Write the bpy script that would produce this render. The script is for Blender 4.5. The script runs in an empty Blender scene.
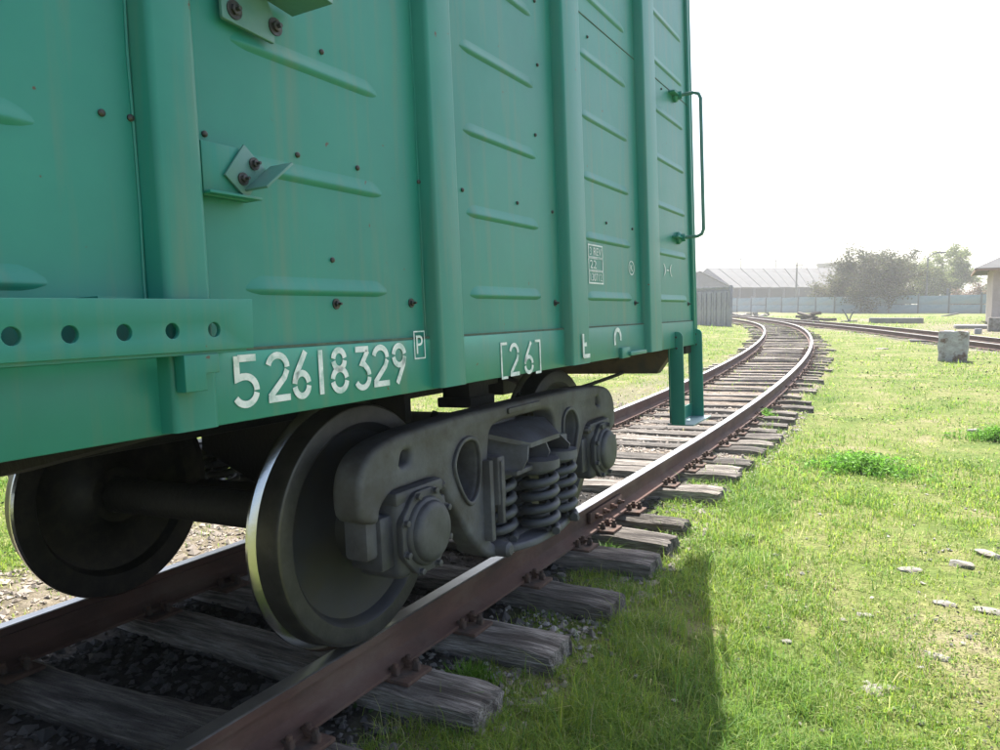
import bpy, bmesh, math, random
import numpy as np
from mathutils import Vector, Matrix, noise as mnoise

# ------------------------------------------------------------------ camera, sky, sun, exposure
sc = bpy.context.scene
COL = sc.collection
FPX = 753.26                                   # focal length in photo pixels (photo 1000 x 750)
CANT = math.radians(2.4)                       # the track leans: right rail high, on a left-hand bend
RY = np.array([[math.cos(CANT), 0, -math.sin(CANT)], [0, 1, 0], [math.sin(CANT), 0, math.cos(CANT)]])
CAMT = np.array([2.7748, 0.0, 1.2459])         # camera in track coordinates
def cam_axes(yaw, pitch, roll):
    f = np.array([-math.sin(yaw)*math.cos(pitch), math.cos(yaw)*math.cos(pitch), -math.sin(pitch)])
    r = np.cross(f, [0, 0, 1]); r /= np.linalg.norm(r)
    u = np.cross(r, f); c, s = math.cos(roll), math.sin(roll)
    return r*c+u*s, -r*s+u*c, f
RT, UT, FT = cam_axes(.5086, .0677, -.0418)
RW, UW, FW, CAMW = RY@RT, RY@UT, RY@FT, RY@CAMT
cd = bpy.data.cameras.new('camera'); co = bpy.data.objects.new('camera', cd); COL.objects.link(co)
cd.sensor_width = 36; cd.lens = 36*FPX/1000; cd.clip_start = .05; cd.clip_end = 2000
m = Matrix.Identity(4)
for i in range(3):
    m[i][0], m[i][1], m[i][2], m[i][3] = RW[i], UW[i], -FW[i], CAMW[i]
co.matrix_world = m
sc.camera = co

SUN_EL, SUN_AZ = math.radians(60), math.atan2(-.35, .97)      # azimuth from +Y towards +X
w = bpy.data.worlds.new('World'); sc.world = w; w.use_nodes = True
nt = w.node_tree; bg = nt.nodes['Background']
sky = nt.nodes.new('ShaderNodeTexSky'); sky.sky_type = 'NISHITA'; sky.sun_disc = False
sky.sun_elevation = SUN_EL; sky.sun_rotation = SUN_AZ
sky.dust_density = 4.0; sky.air_density = 1.0; sky.ozone_density = 1.0; sky.altitude = 100
nt.links.new(sky.outputs[0], bg.inputs[0]); bg.inputs[1].default_value = .13
sl = bpy.data.lights.new('sun', 'SUN'); sl.energy = 5.0; sl.angle = math.radians(.5); sl.color = (1, .96, .89)
so = bpy.data.objects.new('sun', sl); COL.objects.link(so)
sd = Vector((math.sin(SUN_AZ)*math.cos(SUN_EL), math.cos(SUN_AZ)*math.cos(SUN_EL), math.sin(SUN_EL)))
so.rotation_euler = sd.to_track_quat('Z', 'Y').to_euler(); so.location = (0, 0, 30)
vs = sc.view_settings; vs.view_transform = 'Standard'; vs.look = 'None'; vs.gamma = 1; vs.exposure = 1.35
sc.render.resolution_x = 1024; sc.render.resolution_y = 768
sc.cycles.volume_bounces = 1

rnd = random.Random(7); rng = np.random.default_rng(11)

# ------------------------------------------------------------------ pixel helpers (directions only; distance from what is touched)
BY = 3.232                                     # bogie centre along the track
def ray(px, py):
    return FW + RW*(px-500)/FPX - UW*(py-375)/FPX
def at(px, py, depth):                         # point at a forward depth
    return CAMW + ray(px, py)*depth
def P(px, py, x=1.42):                         # point on a plane parallel to the wagon side, wagon coordinates
    d = RY.T@ray(px, py); p = CAMT + d*(x-CAMT[0])/d[0]
    return np.array([x, p[1]-BY, p[2]])
def ramp(t): return np.where(t > 0, t*t/(np.abs(t)+4.0), 0.0)
def rise(y):                                   # the yard rises gently beyond the wagon
    y = np.asarray(y, float)
    return .018*ramp(y-7) - .012*ramp(y-36)
def tcx(y):                                    # centre line of the near track (straight, then bending left)
    u = np.clip(np.asarray(y, float)-8, 0, 42)
    v = np.maximum(np.asarray(y, float)-50, 0)
    return -(.0031*u*u+3.3e-7*u**4) - .35*v
def tcx2(y): return 4.3-.40*(np.asarray(y, float)-30)
def cant_at(y): return CANT*np.clip(1-(np.asarray(y, float)-7)/22, 0, 1)

# value noise
def hsh(ix, iy, s):
    n = (ix.astype(np.int64)*374761393 + iy.astype(np.int64)*668265263 + s*1442695041) & 0x7fffffff
    n = ((n ^ (n >> 13))*1274126177) & 0x7fffffff
    return ((n ^ (n >> 16)) & 0xffff)/65535.0
def vn(x, y, s=0):
    ix, iy = np.floor(x), np.floor(y); fx, fy = x-ix, y-iy
    fx = fx*fx*(3-2*fx); fy = fy*fy*(3-2*fy)
    a, b, c, d = hsh(ix, iy, s), hsh(ix+1, iy, s), hsh(ix, iy+1, s), hsh(ix+1, iy+1, s)
    return (a*(1-fx)+b*fx)*(1-fy)+(c*(1-fx)+d*fx)*fy
def fbm(x, y, s=0, o=3):
    t, a, n = 0, .5, 0
    for i in range(o):
        t = t+a*vn(x*2**i, y*2**i, s+i*17); n += a; a *= .5
    return t/n
def ground_z(x, y):
    x = np.asarray(x, float); y = np.asarray(y, float)
    dx = x-tcx(y)
    near = np.clip(1-(y-10)/20, 0, 1)
    z = -.275 + rise(y) + near*.02*np.clip(dx, -1.5, 1.5)
    bare = np.clip(1-np.abs(dx)/1.5, 0, 1)
    z = z + .034*np.clip(1.45-np.abs(dx), 0, .3)/.3*np.clip((y-5.8)/2, 0, 1) + .006*np.clip((y-9)/6, 0, 1)*np.clip(1.7-np.abs(dx), 0, .3)/.3
    z = z + .05*(fbm(x*.5, y*.5, 3)-.5)*(1-bare) + .025*(fbm(x*2.1, y*2.1, 5)-.5)
    return z
def gz(x, y): return float(ground_z(np.array([x]), np.array([y]))[0])
def gp(px, py):                                # pixel to ground
    d = ray(px, py); t = np.linspace(1, 220, 40000)
    p = CAMW+d*t[:, None]; g = p[:, 2]-ground_z(p[:, 0], p[:, 1])
    i = int(np.argmax(g < 0)); return p[i]

# ------------------------------------------------------------------ materials
def mat(name, cols, scale=6, rough=.7, metal=0, bump=.2, bscale=40, stretch=(1, 1, 1), detail=5, spec=.5, coord='Object', rvar=.1, dist=.02, cols2=None, scale2=1.3, mix2=(.45, .62)):
    M = bpy.data.materials.new(name); M.use_nodes = True
    n, l = M.node_tree.nodes, M.node_tree.links
    b = n['Principled BSDF']; b.inputs['Metallic'].default_value = metal
    b.inputs['Specular IOR Level'].default_value = spec
    if coord == 'World':
        g = n.new('ShaderNodeNewGeometry'); src = g.outputs['Position']
    else:
        g = n.new('ShaderNodeTexCoord'); src = g.outputs[coord]
    mp = n.new('ShaderNodeMapping'); mp.inputs['Scale'].default_value = stretch; l.new(src, mp.inputs[0])
    t = n.new('ShaderNodeTexNoise'); t.inputs['Scale'].default_value = scale; t.inputs['Detail'].default_value = detail; t.inputs['Roughness'].default_value = .62
    l.new(mp.outputs[0], t.inputs['Vector'])
    r = n.new('ShaderNodeValToRGB'); l.new(t.outputs[0], r.inputs[0])
    e = r.color_ramp.elements
    k = len(cols)
    for i, c in enumerate(cols):
        pos = .3+.4*i/max(1, k-1)
        if i < 2: el = e[i]; el.position = pos
        else: el = e.new(pos)
        el.color = (*c, 1)
    if k == 1: e[1].color = (*cols[0], 1)
    out = r.outputs[0]
    if cols2:
        t3 = n.new('ShaderNodeTexNoise'); t3.inputs['Scale'].default_value = scale2; t3.inputs['Detail'].default_value = 6; t3.inputs['Roughness'].default_value = .65
        l.new(mp.outputs[0], t3.inputs['Vector'])
        r3 = n.new('ShaderNodeValToRGB'); l.new(t3.outputs[0], r3.inputs[0])
        r3.color_ramp.elements[0].position, r3.color_ramp.elements[1].position = mix2
        mx = n.new('ShaderNodeMixRGB'); l.new(r3.outputs[0], mx.inputs[0]); l.new(out, mx.inputs[1]); mx.inputs[2].default_value = (*cols2, 1)
        out = mx.outputs[0]
    l.new(out, b.inputs['Base Color'])
    mr = n.new('ShaderNodeMapRange'); mr.inputs['To Min'].default_value = max(.02, rough-rvar); mr.inputs['To Max'].default_value = min(1, rough+rvar)
    l.new(t.outputs[0], mr.inputs[0]); l.new(mr.outputs[0], b.inputs['Roughness'])
    if bump:
        t2 = n.new('ShaderNodeTexNoise'); t2.inputs['Scale'].default_value = bscale; t2.inputs['Detail'].default_value = 5
        l.new(mp.outputs[0], t2.inputs['Vector'])
        bp = n.new('ShaderNodeBump'); bp.inputs['Strength'].default_value = bump; bp.inputs['Distance'].default_value = dist
        l.new(t2.outputs[0], bp.inputs['Height']); l.new(bp.outputs[0], b.inputs['Normal'])
    return M
def vcol_mat(name, rough=.6, trans=.45, spec=.3):        # leaf / blade: colour per piece, light passes through
    M = bpy.data.materials.new(name); M.use_nodes = True
    n, l = M.node_tree.nodes, M.node_tree.links
    b = n['Principled BSDF']; b.inputs['Roughness'].default_value = rough; b.inputs['Specular IOR Level'].default_value = spec
    a = n.new('ShaderNodeAttribute'); a.attribute_name = 'tint'
    l.new(a.outputs['Color'], b.inputs['Base Color'])
    tr = n.new('ShaderNodeBsdfTranslucent'); l.new(a.outputs['Color'], tr.inputs['Color'])
    mx = n.new('ShaderNodeMixShader'); mx.inputs[0].default_value = trans
    l.new(b.outputs[0], mx.inputs[1]); l.new(tr.outputs[0], mx.inputs[2]); l.new(mx.outputs[0], n['Material Output'].inputs[0])
    return M
def tint_mat(name, rough=.85):                           # stones: colour per piece
    M = bpy.data.materials.new(name); M.use_nodes = True
    n, l = M.node_tree.nodes, M.node_tree.links
    b = n['Principled BSDF']; b.inputs['Roughness'].default_value = rough
    a = n.new('ShaderNodeAttribute'); a.attribute_name = 'tint'; l.new(a.outputs['Color'], b.inputs['Base Color'])
    return M

GREEN = ((.012, .182, .134), (.018, .212, .158), (.026, .236, .174))
paint = mat('green_paint', GREEN, 1.6, .40, bump=.30, bscale=2.6, dist=.012, spec=.40, coord='World', rvar=.08, cols2=(.040, .215, .170), scale2=1.0, mix2=(.45, .75))
def wear(M):                                             # dust runs and rust specks in the paint
    n, l = M.node_tree.nodes, M.node_tree.links; b = n['Principled BSDF']
    src = b.inputs['Base Color'].links[0].from_socket
    g = n.new('ShaderNodeNewGeometry')
    mp = n.new('ShaderNodeMapping'); mp.inputs['Scale'].default_value = (9, 9, .5); l.new(g.outputs['Position'], mp.inputs[0])
    t = n.new('ShaderNodeTexNoise'); t.inputs['Scale'].default_value = 2.2; t.inputs['Detail'].default_value = 6; l.new(mp.outputs[0], t.inputs['Vector'])
    r = n.new('ShaderNodeValToRGB'); r.color_ramp.elements[0].position = .52; r.color_ramp.elements[1].position = .80
    r.color_ramp.elements[1].color = (.55, .55, .55, 1); l.new(t.outputs[0], r.inputs[0])
    mx = n.new('ShaderNodeMixRGB'); l.new(r.outputs[0], mx.inputs[0]); l.new(src, mx.inputs[1]); mx.inputs[2].default_value = (.13, .20, .13, 1)
    t2 = n.new('ShaderNodeTexNoise'); t2.inputs['Scale'].default_value = 26; t2.inputs['Detail'].default_value = 4; l.new(g.outputs['Position'], t2.inputs['Vector'])
    r2 = n.new('ShaderNodeValToRGB'); r2.color_ramp.elements[0].position = .725; r2.color_ramp.elements[1].position = .75; l.new(t2.outputs[0], r2.inputs[0])
    mx2 = n.new('ShaderNodeMixRGB'); l.new(r2.outputs[0], mx2.inputs[0]); l.new(mx.outputs[0], mx2.inputs[1]); mx2.inputs[2].default_value = (.09, .06, .035, 1)
    l.new(mx2.outputs[0], b.inputs['Base Color'])
wear(paint)
white_paint = mat('stencil_white', ((.66, .70, .68), (.80, .82, .80)), 30, .6, bump=0, coord='World', cols2=(.22, .42, .35), scale2=26, mix2=(.46, .74))
zinc = mat('bare_bolt_steel', ((.035, .036, .034), (.075, .070, .064)), 60, .45, metal=.5, bump=.2)
galv = mat('bracket_paint', ((.07, .20, .16), (.10, .23, .19)), 12, .4, bump=.1, bscale=20)
seam_m = mat('seam_grime', ((.05, .07, .05), (.09, .14, .10)), 30, .9, bump=0, coord='World')
under = mat('black_underframe', ((.005, .005, .005), (.013, .013, .013)), 9, .75, bump=.3)
cast = mat('grey_cast_steel', ((.078, .080, .094), (.108, .110, .127), (.138, .140, .158)), 7, .62, bump=.25, bscale=60, dist=.004, coord='World', cols2=(.060, .055, .056), scale2=4, mix2=(.44, .64))
castbox = mat('greasy_axle_box', ((.036, .036, .043), (.060, .060, .069), (.092, .092, .103)), 9, .55, bump=.25, bscale=50, dist=.004)
springm = mat('spring_steel', ((.046, .049, .058), (.078, .082, .094)), 10, .5, bump=.1)
wheelm = mat('wheel_steel', ((.006, .006, .006), (.012, .012, .012)), 8, .55, metal=.2, bump=.15, bscale=50, dist=.003, coord='World', cols2=(.025, .022, .018), scale2=14)
dusty = mat('dusty_wheel_web', ((.018, .019, .025), (.032, .033, .041)), 6, .6, bump=.15, bscale=50, dist=.003, coord='World', cols2=(.030, .028, .026), scale2=5)
rimm = mat('rim_steel', ((.045, .044, .046), (.085, .082, .080)), 14, .5, metal=.5, bump=.12, coord='World')
treadm = mat('worn_tread', ((.07, .068, .064), (.12, .115, .105)), 9, .42, metal=.8, bump=.06, coord='World')
shine = mat('polished_tread', ((.50, .50, .49), (.60, .60, .58)), 5, .22, metal=1, bump=.03, rvar=.05, coord='World')
rust = mat('rail_rust', ((.050, .026, .020), (.085, .042, .032), (.115, .060, .045)), 5, .85, bump=.35, bscale=55, dist=.006, coord='World', stretch=(1, .5, 1), cols2=(.13, .09, .07), scale2=4, mix2=(.5, .75))
railtop = mat('rail_running_top', ((.38, .36, .34), (.50, .49, .47)), 8, .33, metal=.9, bump=.05, coord='World', rvar=.08)
platem = mat('rusty_tie_plate', ((.055, .030, .022), (.10, .055, .038), (.06, .045, .038)), 12, .85, bump=.4)

def wood_mat():
    M = mat('weathered_sleeper_wood', ((.085, .074, .062), (.21, .185, .16), (.36, .33, .295)), 5, .9, bump=.9, bscale=9, stretch=(1.3, 14, 14), dist=.03, detail=7, cols2=(.050, .041, .034), scale2=.9, mix2=(.44, .62))
    n, l = M.node_tree.nodes, M.node_tree.links; b = n['Principled BSDF']
    src = b.inputs['Base Color'].links[0].from_socket
    oi = n.new('ShaderNodeObjectInfo'); hv = n.new('ShaderNodeHueSaturation')
    mr = n.new('ShaderNodeMapRange'); mr.inputs['To Min'].default_value = .65; mr.inputs['To Max'].default_value = 1.6
    l.new(oi.outputs['Random'], mr.inputs[0]); l.new(mr.outputs[0], hv.inputs['Value']); l.new(src, hv.inputs['Color'])
    l.new(hv.outputs[0], b.inputs['Base Color'])
    return M
wood = wood_mat()
grassm = vcol_mat('grass_blade', .55, .58)
leafm = vcol_mat('leaf', .6, .4)
stonem = tint_mat('ballast_stone')
concrete = mat('concrete', ((.17, .16, .15), (.25, .24, .225)), 3, .9, bump=.4, bscale=30)
oldconc = mat('old_whitewashed_block', ((.26, .24, .23), (.46, .45, .44)), 6, .95, bump=.7, bscale=14, dist=.04, cols2=(.12, .07, .05), scale2=3.5, mix2=(.50, .60))
fencem = mat('grey_concrete_panel', ((.22, .215, .235), (.32, .31, .33)), 3, .9, bump=.3, bscale=12)
bluefence = mat('blue_washed_panel', ((.15, .215, .26), (.22, .29, .335), (.18, .23, .255)), .7, .9, bump=.3, bscale=3, cols2=(.25, .27, .28), scale2=.5)
bluepost = mat('fence_post_concrete', ((.10, .11, .12), (.16, .17, .17)), 2, .9, bump=.2)
roofwhite = mat('white_sheet_roof', ((.115, .115, .115), (.165, .165, .165)), .5, .95, spec=.08, bump=.2, bscale=4, cols2=(.11, .10, .095), scale2=.35, mix2=(.52, .70))
wallgrey = mat('grey_barn_wall', ((.10, .10, .11), (.15, .15, .16)), 1, .9, bump=.2)
walldark = mat('dark_barn_opening', ((.02, .022, .025), (.04, .042, .045)), 1, .9, bump=.1)
stonewall = mat('pink_plaster_wall', ((.38, .31, .28), (.50, .43, .40)), 2, .9, bump=.4, bscale=9)
glassm = mat('window_pane', ((.03, .035, .04),), 3, .1, bump=0)
brownwood = mat('dark_scrap_wood', ((.06, .05, .045), (.14, .11, .09)), 4, .9, bump=.5, stretch=(1, 8, 8))
redm = mat('red_brown_steel', ((.10, .045, .04), (.14, .07, .06)), 4, .8, bump=.2)
barkm = mat('bark', ((.07, .055, .045), (.13, .105, .09)), 6, .95, bump=.6)
palestone = mat('pale_stone', ((.17, .16, .14), (.30, .285, .26)), 7, .9, bump=.4, bscale=25, cols2=(.13, .115, .09), scale2=6)
polem = mat('pole_concrete', ((.16, .155, .15), (.22, .21, .20)), 2, .9, bump=.1)
litplate = mat('sunlit_blue_tread', ((.16, .27, .29), (.22, .33, .35)), 9, .5, bump=.1)  # step tread: sunlight on its top put into the colour as pale blue
darkhole = mat('dark_hole', ((.01, .01, .01),), 3, .95, bump=0)

# ------------------------------------------------------------------ mesh helpers
def finish(me, ang=38):
    me.polygons.foreach_set('use_smooth', [True]*len(me.polygons)); me.set_sharp_from_angle(angle=math.radians(ang)); me.update()
def obj(name, me, mats, parent=None, loc=None, center=True, kind=None, label=None, cat=None, group=None):
    if not isinstance(mats, (list, tuple)): mats = [mats]
    if len(me.materials) == 0:
        for mm in mats: me.materials.append(mm)
    o = bpy.data.objects.new(name, me); COL.objects.link(o)
    if center and loc is None:
        n = len(me.vertices); a = np.empty(n*3); me.vertices.foreach_get('co', a); a = a.reshape(-1, 3)
        c = (a.min(0)+a.max(0))/2
        if parent is None: c[2] = a[:, 2].min()
        me.vertices.foreach_set('co', (a-c).ravel()); o.location = c
    if loc is not None: o.location = loc
    if parent is not None: o.parent = parent
    tag(o, label, cat, group, kind)
    return o
def tag(o, label=None, cat=None, group=None, kind=None):
    for k, v in (('label', label), ('category', cat), ('group', group), ('kind', kind)):
        if v: o[k] = v
    return o
def empty(name, loc, label, cat, group=None, rot=(0, 0, 0)):
    o = bpy.data.objects.new(name, None); COL.objects.link(o); o.location = loc; o.rotation_euler = rot; o.empty_display_size = .2
    return tag(o, label, cat, group)
def bm_mesh(bm, ang=38):
    me = bpy.data.meshes.new('m'); bmesh.ops.recalc_face_normals(bm, faces=bm.faces); bm.to_mesh(me); bm.free(); finish(me, ang); return me
def addbox(bm, c, s, bev=0, rot=None, seg=2):
    r = bmesh.ops.create_cube(bm, size=1); v = r['verts']
    for q in v: q.co = Vector((q.co.x*s[0], q.co.y*s[1], q.co.z*s[2]))
    if bev:
        es = list({e for q in v for e in q.link_edges})
        rb = bmesh.ops.bevel(bm, geom=es, offset=bev, segments=seg, affect='EDGES', profile=.5)
        v = list({q for f in rb['faces'] for q in f.verts} | {q for q in v if q.is_valid})
    M4 = Matrix.Translation(Vector(c)) @ (rot.to_4x4() if rot is not None else Matrix.Identity(4))
    bmesh.ops.transform(bm, matrix=M4, verts=v)
    return v
def boxme(c, s, bev=0, rot=None):
    bm = bmesh.new(); addbox(bm, c, s, bev, rot); return bm_mesh(bm)
def lathe_into(bm, prof, segs=48, axis='x', c=(0, 0, 0), close=False, matidx=None):
    rings = []
    for (a, r) in prof:
        ring = []
        for k in range(segs):
            t = 2*math.pi*k/segs
            if axis == 'x': p = (c[0]+a, c[1]+r*math.cos(t), c[2]+r*math.sin(t))
            elif axis == 'y': p = (c[0]+r*math.cos(t), c[1]+a, c[2]+r*math.sin(t))
            else: p = (c[0]+r*math.cos(t), c[1]+r*math.sin(t), c[2]+a)
            ring.append(bm.verts.new(p))
        rings.append(ring)
    n = len(rings); L = n if close else n-1
    for i in range(L):
        A, B = rings[i], rings[(i+1) % n]
        for k in range(segs):
            f = bm.faces.new((A[k], A[(k+1) % segs], B[(k+1) % segs], B[k]))
            if matidx: f.material_index = matidx[i]
    if not close:
        bm.faces.new(rings[0]); bm.faces.new(rings[-1])
def lathe(prof, segs=48, axis='x', c=(0, 0, 0), close=False, matidx=None, ang=38):
    bm = bmesh.new(); lathe_into(bm, prof, segs, axis, c, close, matidx); return bm_mesh(bm, ang)
def tube_into(bm, pts, rad, segs=8, caps=True):
    pts = [Vector(p) for p in pts]; n = len(pts)
    if not isinstance(rad, (list, tuple, np.ndarray)): rad = [rad]*n
    t0 = (pts[1]-pts[0]).normalized(); up = Vector((0, 0, 1)) if abs(t0.z) < .9 else Vector((1, 0, 0))
    nrm = t0.cross(up).normalized(); rings = []
    for i in range(n):
        t = (pts[min(i+1, n-1)]-pts[max(i-1, 0)]).normalized()
        nrm = (nrm-t*nrm.dot(t)).normalized(); b = t.cross(nrm)
        rings.append([bm.verts.new(pts[i]+(nrm*math.cos(2*math.pi*k/segs)+b*math.sin(2*math.pi*k/segs))*rad[i]) for k in range(segs)])
    for i in range(n-1):
        for k in range(segs): bm.faces.new((rings[i][k], rings[i][(k+1) % segs], rings[i+1][(k+1) % segs], rings[i+1][k]))
    if caps: bm.faces.new(rings[0]); bm.faces.new(rings[-1])
def tube(pts, rad, segs=8):
    bm = bmesh.new(); tube_into(bm, pts, rad, segs); return bm_mesh(bm, 50)
def cr(pts, n=6, closed=True):                           # Catmull-Rom through points
    p = np.array(pts, float); out = []; k = len(p)
    for i in range(k if closed else k-1):
        g = lambda j: p[j % k] if closed else p[min(max(j, 0), k-1)]
        a, b, c, d = g(i-1), g(i), g(i+1), g(i+2)
        for s in range(n):
            t = s/n
            out.append(.5*((2*b)+(-a+c)*t+(2*a-5*b+4*c-d)*t*t+(-a+3*b-3*c+d)*t**3))
    if not closed: out.append(p[-1])
    return np.array(out)
def rounded(pts, r, n=4):                                # round polygon corners
    p = [np.array(q, float) for q in pts]; out = []; k = len(p)
    rr = r if isinstance(r, (list, tuple)) else [r]*k
    for i in range(k):
        a, b, c = p[i-1], p[i], p[(i+1) % k]
        da, dc = a-b, c-b; la, lc = np.linalg.norm(da), np.linalg.norm(dc)
        q = min(rr[i], la*.48, lc*.48)
        s, e = b+da/la*q, b+dc/lc*q
        for j in range(n+1):
            t = j/n; out.append((1-t)**2*s+2*t*(1-t)*b+t*t*e)
    return np.array(out)
def plate(outline, holes=(), thick=.02, bevel=0, x0=0, plane='x', res=2):
    """flat outline (with holes) given real thickness; (u, v) become (y, z) on a plane x = x0"""
    cu = bpy.data.curves.new('c', 'CURVE'); cu.dimensions = '2D'; cu.fill_mode = 'BOTH'
    cu.extrude = max(thick/2-bevel, 0); cu.bevel_depth = bevel; cu.bevel_resolution = res; cu.offset = -bevel
    for pl in [outline]+list(holes):
        s = cu.splines.new('POLY'); s.points.add(len(pl)-1); s.use_cyclic_u = True
        for q, pt in zip(s.points, pl): q.co = (pt[0], pt[1], 0, 1)
    o = bpy.data.objects.new('c', cu); COL.objects.link(o)
    dg = bpy.context.evaluated_depsgraph_get(); me = bpy.data.meshes.new_from_object(o.evaluated_get(dg))
    bpy.data.objects.remove(o); bpy.data.curves.remove(cu)
    n = len(me.vertices); a = np.empty(n*3); me.vertices.foreach_get('co', a); a = a.reshape(-1, 3)
    if plane == 'x': a = np.stack([a[:, 2]+x0, a[:, 0], a[:, 1]], 1)
    elif plane == 'z': a = np.stack([a[:, 0], a[:, 1], a[:, 2]+x0], 1)
    elif plane == 'y': a = np.stack([a[:, 0], -a[:, 2]+x0, a[:, 1]], 1)
    me.vertices.foreach_set('co', a.ravel())
    bm = bmesh.new(); bm.from_mesh(me); bmesh.ops.remove_doubles(bm, verts=bm.verts, dist=1e-5)
    bmesh.ops.recalc_face_normals(bm, faces=bm.faces); bm.to_mesh(me); bm.free()
    me.materials.clear(); finish(me); return me
def pydata(name, V, F, ang=38):
    me = bpy.data.meshes.new(name); me.from_pydata([tuple(v) for v in V], [], [tuple(f) for f in F]); me.validate(); finish(me, ang); return me
def big_mesh(V, loops, starts, totals, tint=None, smooth=False):
    me = bpy.data.meshes.new('m'); me.vertices.add(len(V)); me.loops.add(len(loops)); me.polygons.add(len(starts))
    me.vertices.foreach_set('co', np.asarray(V, np.float32).ravel()); me.loops.foreach_set('vertex_index', np.asarray(loops, np.int32))
    me.polygons.foreach_set('loop_start', np.asarray(starts, np.int32)); me.polygons.foreach_set('loop_total', np.asarray(totals, np.int32))
    me.update(calc_edges=True); me.validate()
    if tint is not None:
        at_ = me.attributes.new('tint', 'FLOAT_COLOR', 'POINT')
        at_.data.foreach_set('color', np.concatenate([tint, np.ones((len(tint), 1))], 1).astype(np.float32).ravel())
    me.polygons.foreach_set('use_smooth', np.full(len(starts), smooth)); me.update()
    return me

# ------------------------------------------------------------------ ground
def lines(lo, a, b, hi, step, g=1.13):
    out = list(np.arange(a, b+1e-6, step)); s = step; v = b
    while v < hi: s *= g; v += s; out.append(v)
    s = step; v = a
    while v > lo: s *= g; v -= s; out.insert(0, v)
    return np.array(out)
gx = lines(-420, -5, 8, 420, .1); gy = lines(-60, -1, 15, 480, .1)
X, Y = np.meshgrid(gx, gy, indexing='ij'); Z = ground_z(X, Y)
nx, ny = X.shape
V = np.stack([X.ravel(), Y.ravel(), Z.ravel()], 1)
ii, jj = np.meshgrid(np.arange(nx-1), np.arange(ny-1), indexing='ij')
q = np.stack([ii*ny+jj, (ii+1)*ny+jj, (ii+1)*ny+jj+1, ii*ny+jj+1], -1).reshape(-1, 4)
# bareness: track bed, tracks' dirt, worn patches
def bare_mask(x, y):
    d1 = np.abs(x-tcx(y)); d1 = np.where(y > 60, 9, d1)
    wd = 1.36-.30*(x > tcx(y))*np.clip((9-y)/2, 0, 1)+.28*(fbm(x*1.7, y*1.7, 9)-.5)*2
    a = np.clip((wd-d1)/.25, 0, 1)*np.clip(1.25-(y-14)/40, .45, 1)
    left = np.clip((2.5-np.abs(x-tcx(y)))/.5, 0, 1)*(x < tcx(y))*np.clip(1-(y-9)/14, 0, 1)
    d2 = np.abs(x-tcx2(y))*.93
    b = np.clip((1.5-d2)/.5, 0, 1)*.75
    yard = np.clip((fbm(x*.16+3, y*.10, 31)-.50)/.12, 0, 1)*np.clip((y-36)/8, 0, 1)*.8
    path = np.exp(-((x-6.5-(y-42)*.05)/4.0)**2)*np.clip((y-33)/6, 0, 1)*np.clip((58-y)/8, 0, 1)
    return np.maximum.reduce([a, left*.85, b, yard, path*.9])
bare = bare_mask(X.ravel(), Y.ravel())
dk = np.clip((1.3-np.abs(X.ravel()-tcx(Y.ravel())))/.3, 0, 1)*np.clip(1-(Y.ravel()-6.2)/1.5, 0, 1)*np.clip((Y.ravel()-1.3)/.3, .25, 1)   # darker bed along the near sleepers, fading out past the wagon end
gme = big_mesh(V, q.ravel(), np.arange(len(q))*4, np.full(len(q), 4), np.stack([bare, dk, bare*0], 1), True)
GM = bpy.data.materials.new('ground_soil_and_turf'); GM.use_nodes = True
n, l = GM.node_tree.nodes, GM.node_tree.links; b = n['Principled BSDF']; b.inputs['Roughness'].default_value = .95; b.inputs['Specular IOR Level'].default_value = .15
geo = n.new('ShaderNodeNewGeometry')
def nz(sc_, det=5, rough=.6):
    t = n.new('ShaderNodeTexNoise'); t.inputs['Scale'].default_value = sc_; t.inputs['Detail'].default_value = det; t.inputs['Roughness'].default_value = rough; l.new(geo.outputs['Position'], t.inputs['Vector']); return t
def rp(src, stops):
    r = n.new('ShaderNodeValToRGB'); l.new(src, r.inputs[0]); e = r.color_ramp.elements
    for i, (p_, c_) in enumerate(stops):
        el = e[i] if i < 2 else e.new(p_)
        el.position = p_; el.color = (*c_, 1)
    return r
gA = rp(nz(1.1, 8, .7).outputs[0], [(.30, (.08, .130, .030)), (.45, (.135, .175, .042)), (.57, (.20, .205, .078)), (.68, (.29, .25, .16))])
gB = rp(nz(22, 6, .7).outputs[0], [(.3, (.4, .4, .4)), (.7, (1.25, 1.25, 1.25))])
mm = n.new('ShaderNodeMixRGB'); mm.blend_type = 'MULTIPLY'; mm.inputs[0].default_value = .8; l.new(gA.outputs[0], mm.inputs[1]); l.new(gB.outputs[0], mm.inputs[2])
dA = rp(nz(9, 7, .7).outputs[0], [(.32, (.10, .080, .064)), (.5, (.19, .155, .125)), (.68, (.30, .255, .215))])
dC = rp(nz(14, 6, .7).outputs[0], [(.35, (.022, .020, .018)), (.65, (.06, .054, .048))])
att = n.new('ShaderNodeAttribute'); att.attribute_name = 'tint'
sep = n.new('ShaderNodeSeparateColor'); l.new(att.outputs['Color'], sep.inputs[0])
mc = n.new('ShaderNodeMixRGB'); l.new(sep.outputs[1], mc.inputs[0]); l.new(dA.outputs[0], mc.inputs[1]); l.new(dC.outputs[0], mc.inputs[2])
mg = n.new('ShaderNodeMixRGB'); l.new(sep.outputs[0], mg.inputs[0]); l.new(mm.outputs[0], mg.inputs[1]); l.new(mc.outputs[0], mg.inputs[2])
l.new(mg.outputs[0], b.inputs['Base Color'])
bp = n.new('ShaderNodeBump'); bp.inputs['Strength'].default_value = .8; bp.inputs['Distance'].default_value = .04; l.new(nz(30, 6).outputs[0], bp.inputs['Height']); l.new(bp.outputs[0], b.inputs['Normal'])
obj('ground', gme, GM, center=False, kind='structure')

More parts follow.
